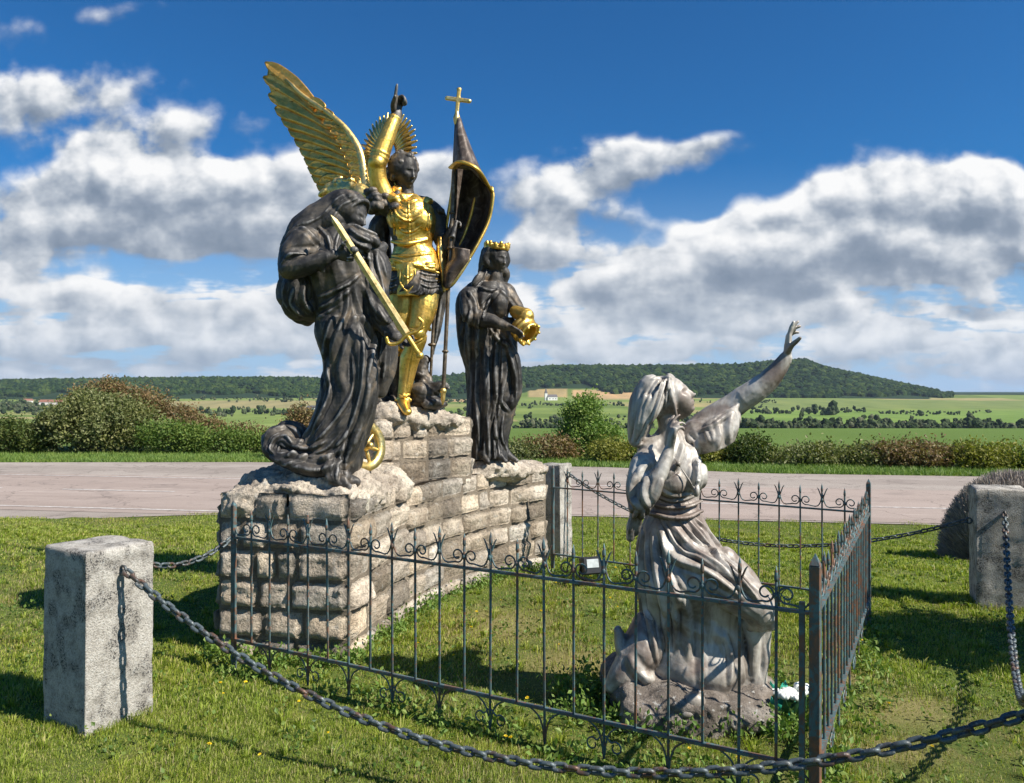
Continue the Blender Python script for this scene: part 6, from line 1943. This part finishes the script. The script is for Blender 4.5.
# verge grass on the far side of the road
def far_verge():
    g = np.random.default_rng(91)
    n = 60000
    x = g.uniform(-22, 20, n); y = far_edge(x) + .1 + np.abs(g.normal(size=n)) * 1.8
    z = terrain_z(x, y)
    h = g.uniform(.04, .13, n); w = .012
    az = g.uniform(0, 6.28, n)
    S_ = np.stack([np.cos(az), np.sin(az), 0 * az], -1) * w
    P0 = np.stack([x, y, z], -1); T_ = P0 + np.stack([g.normal(size=n) * .05, g.normal(size=n) * .05, h], -1)
    V = np.stack([P0 - S_, P0 + S_, T_], 1).reshape(-1, 3)
    tag(part('verge_grass', (V, [np.arange(n * 3).reshape(n, 3)]), L_BRIGHT, smooth=False, base=(0, 0, 0)), 'longer bright grass along the far road verge', 'grass', kind='stuff')
far_verge()

# weeds, taller tufts at the fence foot and wall foot
def ground_weeds():
    g = np.random.default_rng(95)
    C, sz = [], []
    def along(a, b, n, sp, h):
        a, b = np.array(a), np.array(b); t = g.uniform(0, 1, n)[:, None]
        p = a + (b - a) * t + g.normal(size=(n, 2)) * sp
        for q in p: C.append([q[0], q[1], gz(*q) + g.uniform(0, h)])
    along((-1.6, 4.6), (1.145, 3.02), 90, .08, .01); along((-.97, 4.72), (-.55, 6.2), 60, .05, .03); along((-.5, 6.3), (.31, 7.3), 50, .05, .03)
    along((-1.82, 4.78), (-.97, 4.68), 50, .05, .04); along((.36, 7.08), (2.46, 5.52), 60, .08, .05); along((.45, 3.80), (1.35, 3.8), 90, .09, .06); along((1.25, 3.7), (1.36, 4.3), 40, .09, .08)
    along((.35, 3.9), (.5, 4.4), 40, .10, .09); along((1.145, 3.02), (2.46, 5.52), 60, .06, .04)
    C = np.array(C)
    M = leaves(C, 17000, .034, .026, 96, .6, .9)
    V, P = M; V[:, 2] = np.maximum(V[:, 2], terrain_z(V[:, 0], V[:, 1]) - .01)
    tag(part('low_weeds', (V, P), L_BRIGHT, smooth=False, base=(0, 0, 0)), 'leafy weeds growing round the fence foot and stone bases', 'weeds', kind='stuff')
    # clover and plantain patches over the lawn
    n = 900
    y = np.sqrt(g.uniform(0, 1, n) * (8 ** 2 - 2.2 ** 2) + 2.2 ** 2); x = g.uniform(-.7, .7, n) * y
    k = ~in_poly(x, y, LOOP); x, y = x[k], y[k]
    C = np.stack([x, y, terrain_z(x, y) + .015], -1)
    V, P = leaves(C, 15000, .030, .020, 97, .75, .5); V[:, 2] = np.maximum(V[:, 2], terrain_z(V[:, 0], V[:, 1]))
    tag(part('clover', (V, P), L_GREEN, smooth=False, base=(0, 0, 0)), 'round leaved clover patches in the lawn', 'clover', kind='stuff')
ground_weeds()

M_YEL = mat_plain('dandelion_yellow', (.80, .60, .02), .6)
M_STEM = mat_plain('flower_stem', (.10, .17, .05), .7)
def dandelion_proto():
    root = empty('dandelion', (0, 0, 0))
    st = part('stem', limb([(0, 0, 0), (.003, 0, .05), (.0, .002, .10)], [.0018], 5, 6), M_STEM, root)
    g = np.random.default_rng(5)
    fl = []
    for k in range(34):
        q = g.uniform(0, 6.28); t = g.uniform(.1, 1.25); d = np.array([math.cos(q) * math.sin(t), math.sin(q) * math.sin(t), math.cos(t)])
        s = np.cross(d, g.normal(size=3)); s /= np.linalg.norm(s)
        c = np.array([0, .002, .10]); fl.append((np.array([c - s * .002, c + s * .002, c + d * .015 + s * .003, c + d * .015 - s * .003]), [np.array([[0, 1, 2, 3]])]))
    part('flower_head', join(*fl, ell((0, .002, .102), (.008, .008, .006), n=8)), M_YEL, root, False)
    return root
def copy_thing(o):
    c = o.copy(); COL.objects.link(c)
    for ch in o.children:
        q = ch.copy(); COL.objects.link(q); q.parent = c
    return c
def flowers():
    proto = dandelion_proto()
    px = [(500, 596), (476, 610), (470, 625), (487, 628), (540, 612), (612, 598), (618, 606), (638, 600), (652, 694), (628, 703), (600, 697), (632, 709), (640, 719), (575, 705), (513, 735), (505, 733), (637, 722), (735, 758), (244, 682), (219, 681), (224, 690), (208, 741), (262, 750), (480, 560), (676, 690), (742, 716), (590, 575), (615, 570),
          (700, 612), (418, 640), (560, 640), (455, 655), (300, 700), (330, 730), (150, 700), (890, 700), (930, 740), (860, 640), (990, 660), (690, 745), (480, 690), (530, 700), (555, 580), (650, 560)]
    where = ['inside the fence', 'in front of the fence', 'on the lawn']
    tagd = []
    for i, (a, b) in enumerate(px):
        Y = H * F / (b - 391.5) * .985
        for _ in range(3): x = (a - 512) / F * Y; z = gz(x, Y); Y = (H - z - .06) * F / (b - 391.5)
        x = (a - 512) / F * Y; z = gz(x, Y)
        o = proto if i == 0 else copy_thing(proto)
        o.location = (x, Y, z); sc = .5 + .4 * ((i * 37) % 10) / 10
        o.scale = (sc, sc, sc * (.6 + .05 * (i % 7)))
        o.rotation_euler = (0.15 * math.sin(i), .2 * math.cos(i * 2), i * 1.3)
        tag(o, 'small yellow dandelion flower growing in the grass', 'flower', 'yellow dandelions dotted through the grass')
flowers()

# ---------------------------------------------------------------- small things inside the fence
def floodlight():
    b = np.array([(592 - 512) / F * 6.55, 6.55, gz(.65, 6.55)])
    root = empty('floodlight', tuple(b), 'small black floodlight with a white glass front standing on the grass inside the fence', 'floodlight')
    MB = mat_plain('black_housing', (.02, .02, .022), .4); MW = mat_plain('frosted_glass', (.45, .48, .48), .25)
    m = Matrix.Translation(b + np.array([0, 0, .175])) @ Matrix.Rotation(R(18), 4, 'Z') @ Matrix.Rotation(R(-14), 4, 'X')
    part('housing', xf(join(box((0, .03, 0), (.17, .09, .145), bevel=.012), *[box((x, .085, 0), (.006, .03, .10)) for x in np.linspace(-.06, .06, 7)]), m), MB, root, False)
    part('glass', xf(join(box((0, -.018, .016), (.105, .006, .070), bevel=.002)), m), MW, root, False)
    part('bracket', join(limb([b + (-.095, 0, .17), b + (-.095, .01, .07), b + (0, .01, .05), b + (.095, .01, .07), b + (.095, 0, .17)], [.008], 6, 30), limb([b + (0, .01, -.03), b + (0, .01, .05)], [.012], 8, 6)), MB, root)
floodlight()

def bouquet():
    b = np.array([1.30, 3.86, 0.0])
    root = empty('flower_bouquet', tuple(b), 'faded white and turquoise artificial flower bouquet lying against the rock base', 'bouquet')
    MWt = mat_plain('white_petals', (.66, .68, .64), .6); MT = mat_plain('turquoise_leaves', (.02, .30, .20), .5); MG = mat_plain('dark_leaves', (.03, .10, .04), .5)
    g = np.random.default_rng(4)
    for k in range(6):
        c = b + np.array([g.uniform(-.05, .10), g.uniform(-.08, .06), g.uniform(.10, .17)])
        pet = []
        for q in np.linspace(0, 2 * np.pi, 9)[:-1]:
            for t, l in ((1.1, .042), (.6, .034)):
                d = np.array([math.cos(q + t) * math.sin(t), math.sin(q + t) * math.sin(t) - .2, math.cos(t)]); pet.append(ell(c + d * l * .6, (l * .35, l * .35, l * .45), (g.uniform(-60, 60), g.uniform(-60, 60), 0), 8))
        part('flower', join(*pet), MWt, root)
    for mat, nn, nm in ((MT, 16, 'leaf'), (MG, 22, 'leaf')):
        ms = []
        for k in range(nn):
            a = b + np.array([g.uniform(-.08, .06), g.uniform(-.08, .08), .04]); d = np.array([g.uniform(-.8, .5), g.uniform(-.6, .6), g.uniform(.5, 1.2)]); d /= np.linalg.norm(d); L = g.uniform(.08, .15)
            s = np.cross(d, [0.3, 1, 0]); s /= np.linalg.norm(s); nr = np.cross(s, d)
            t = np.linspace(0, 1, 7); w = np.sin(np.pi * t * .96 + .06) * .018
            ms.append(sheet(np.array([[a + d * L * tt + nr * .03 * tt * tt - s * ww, a + d * L * tt + nr * .03 * tt * tt + nr * .004, a + d * L * tt + nr * .03 * tt * tt + s * ww] for tt, ww in zip(t, w)]), .0015))
        part('foliage', join(*ms), mat, root)
    ms = [limb([b + (0, 0, 0), b + (g.uniform(-.1, .1), g.uniform(-.1, .05), .12)], [.003], 5, 5) for _ in range(8)]
    part('stem', join(*ms), MG, root)
bouquet()
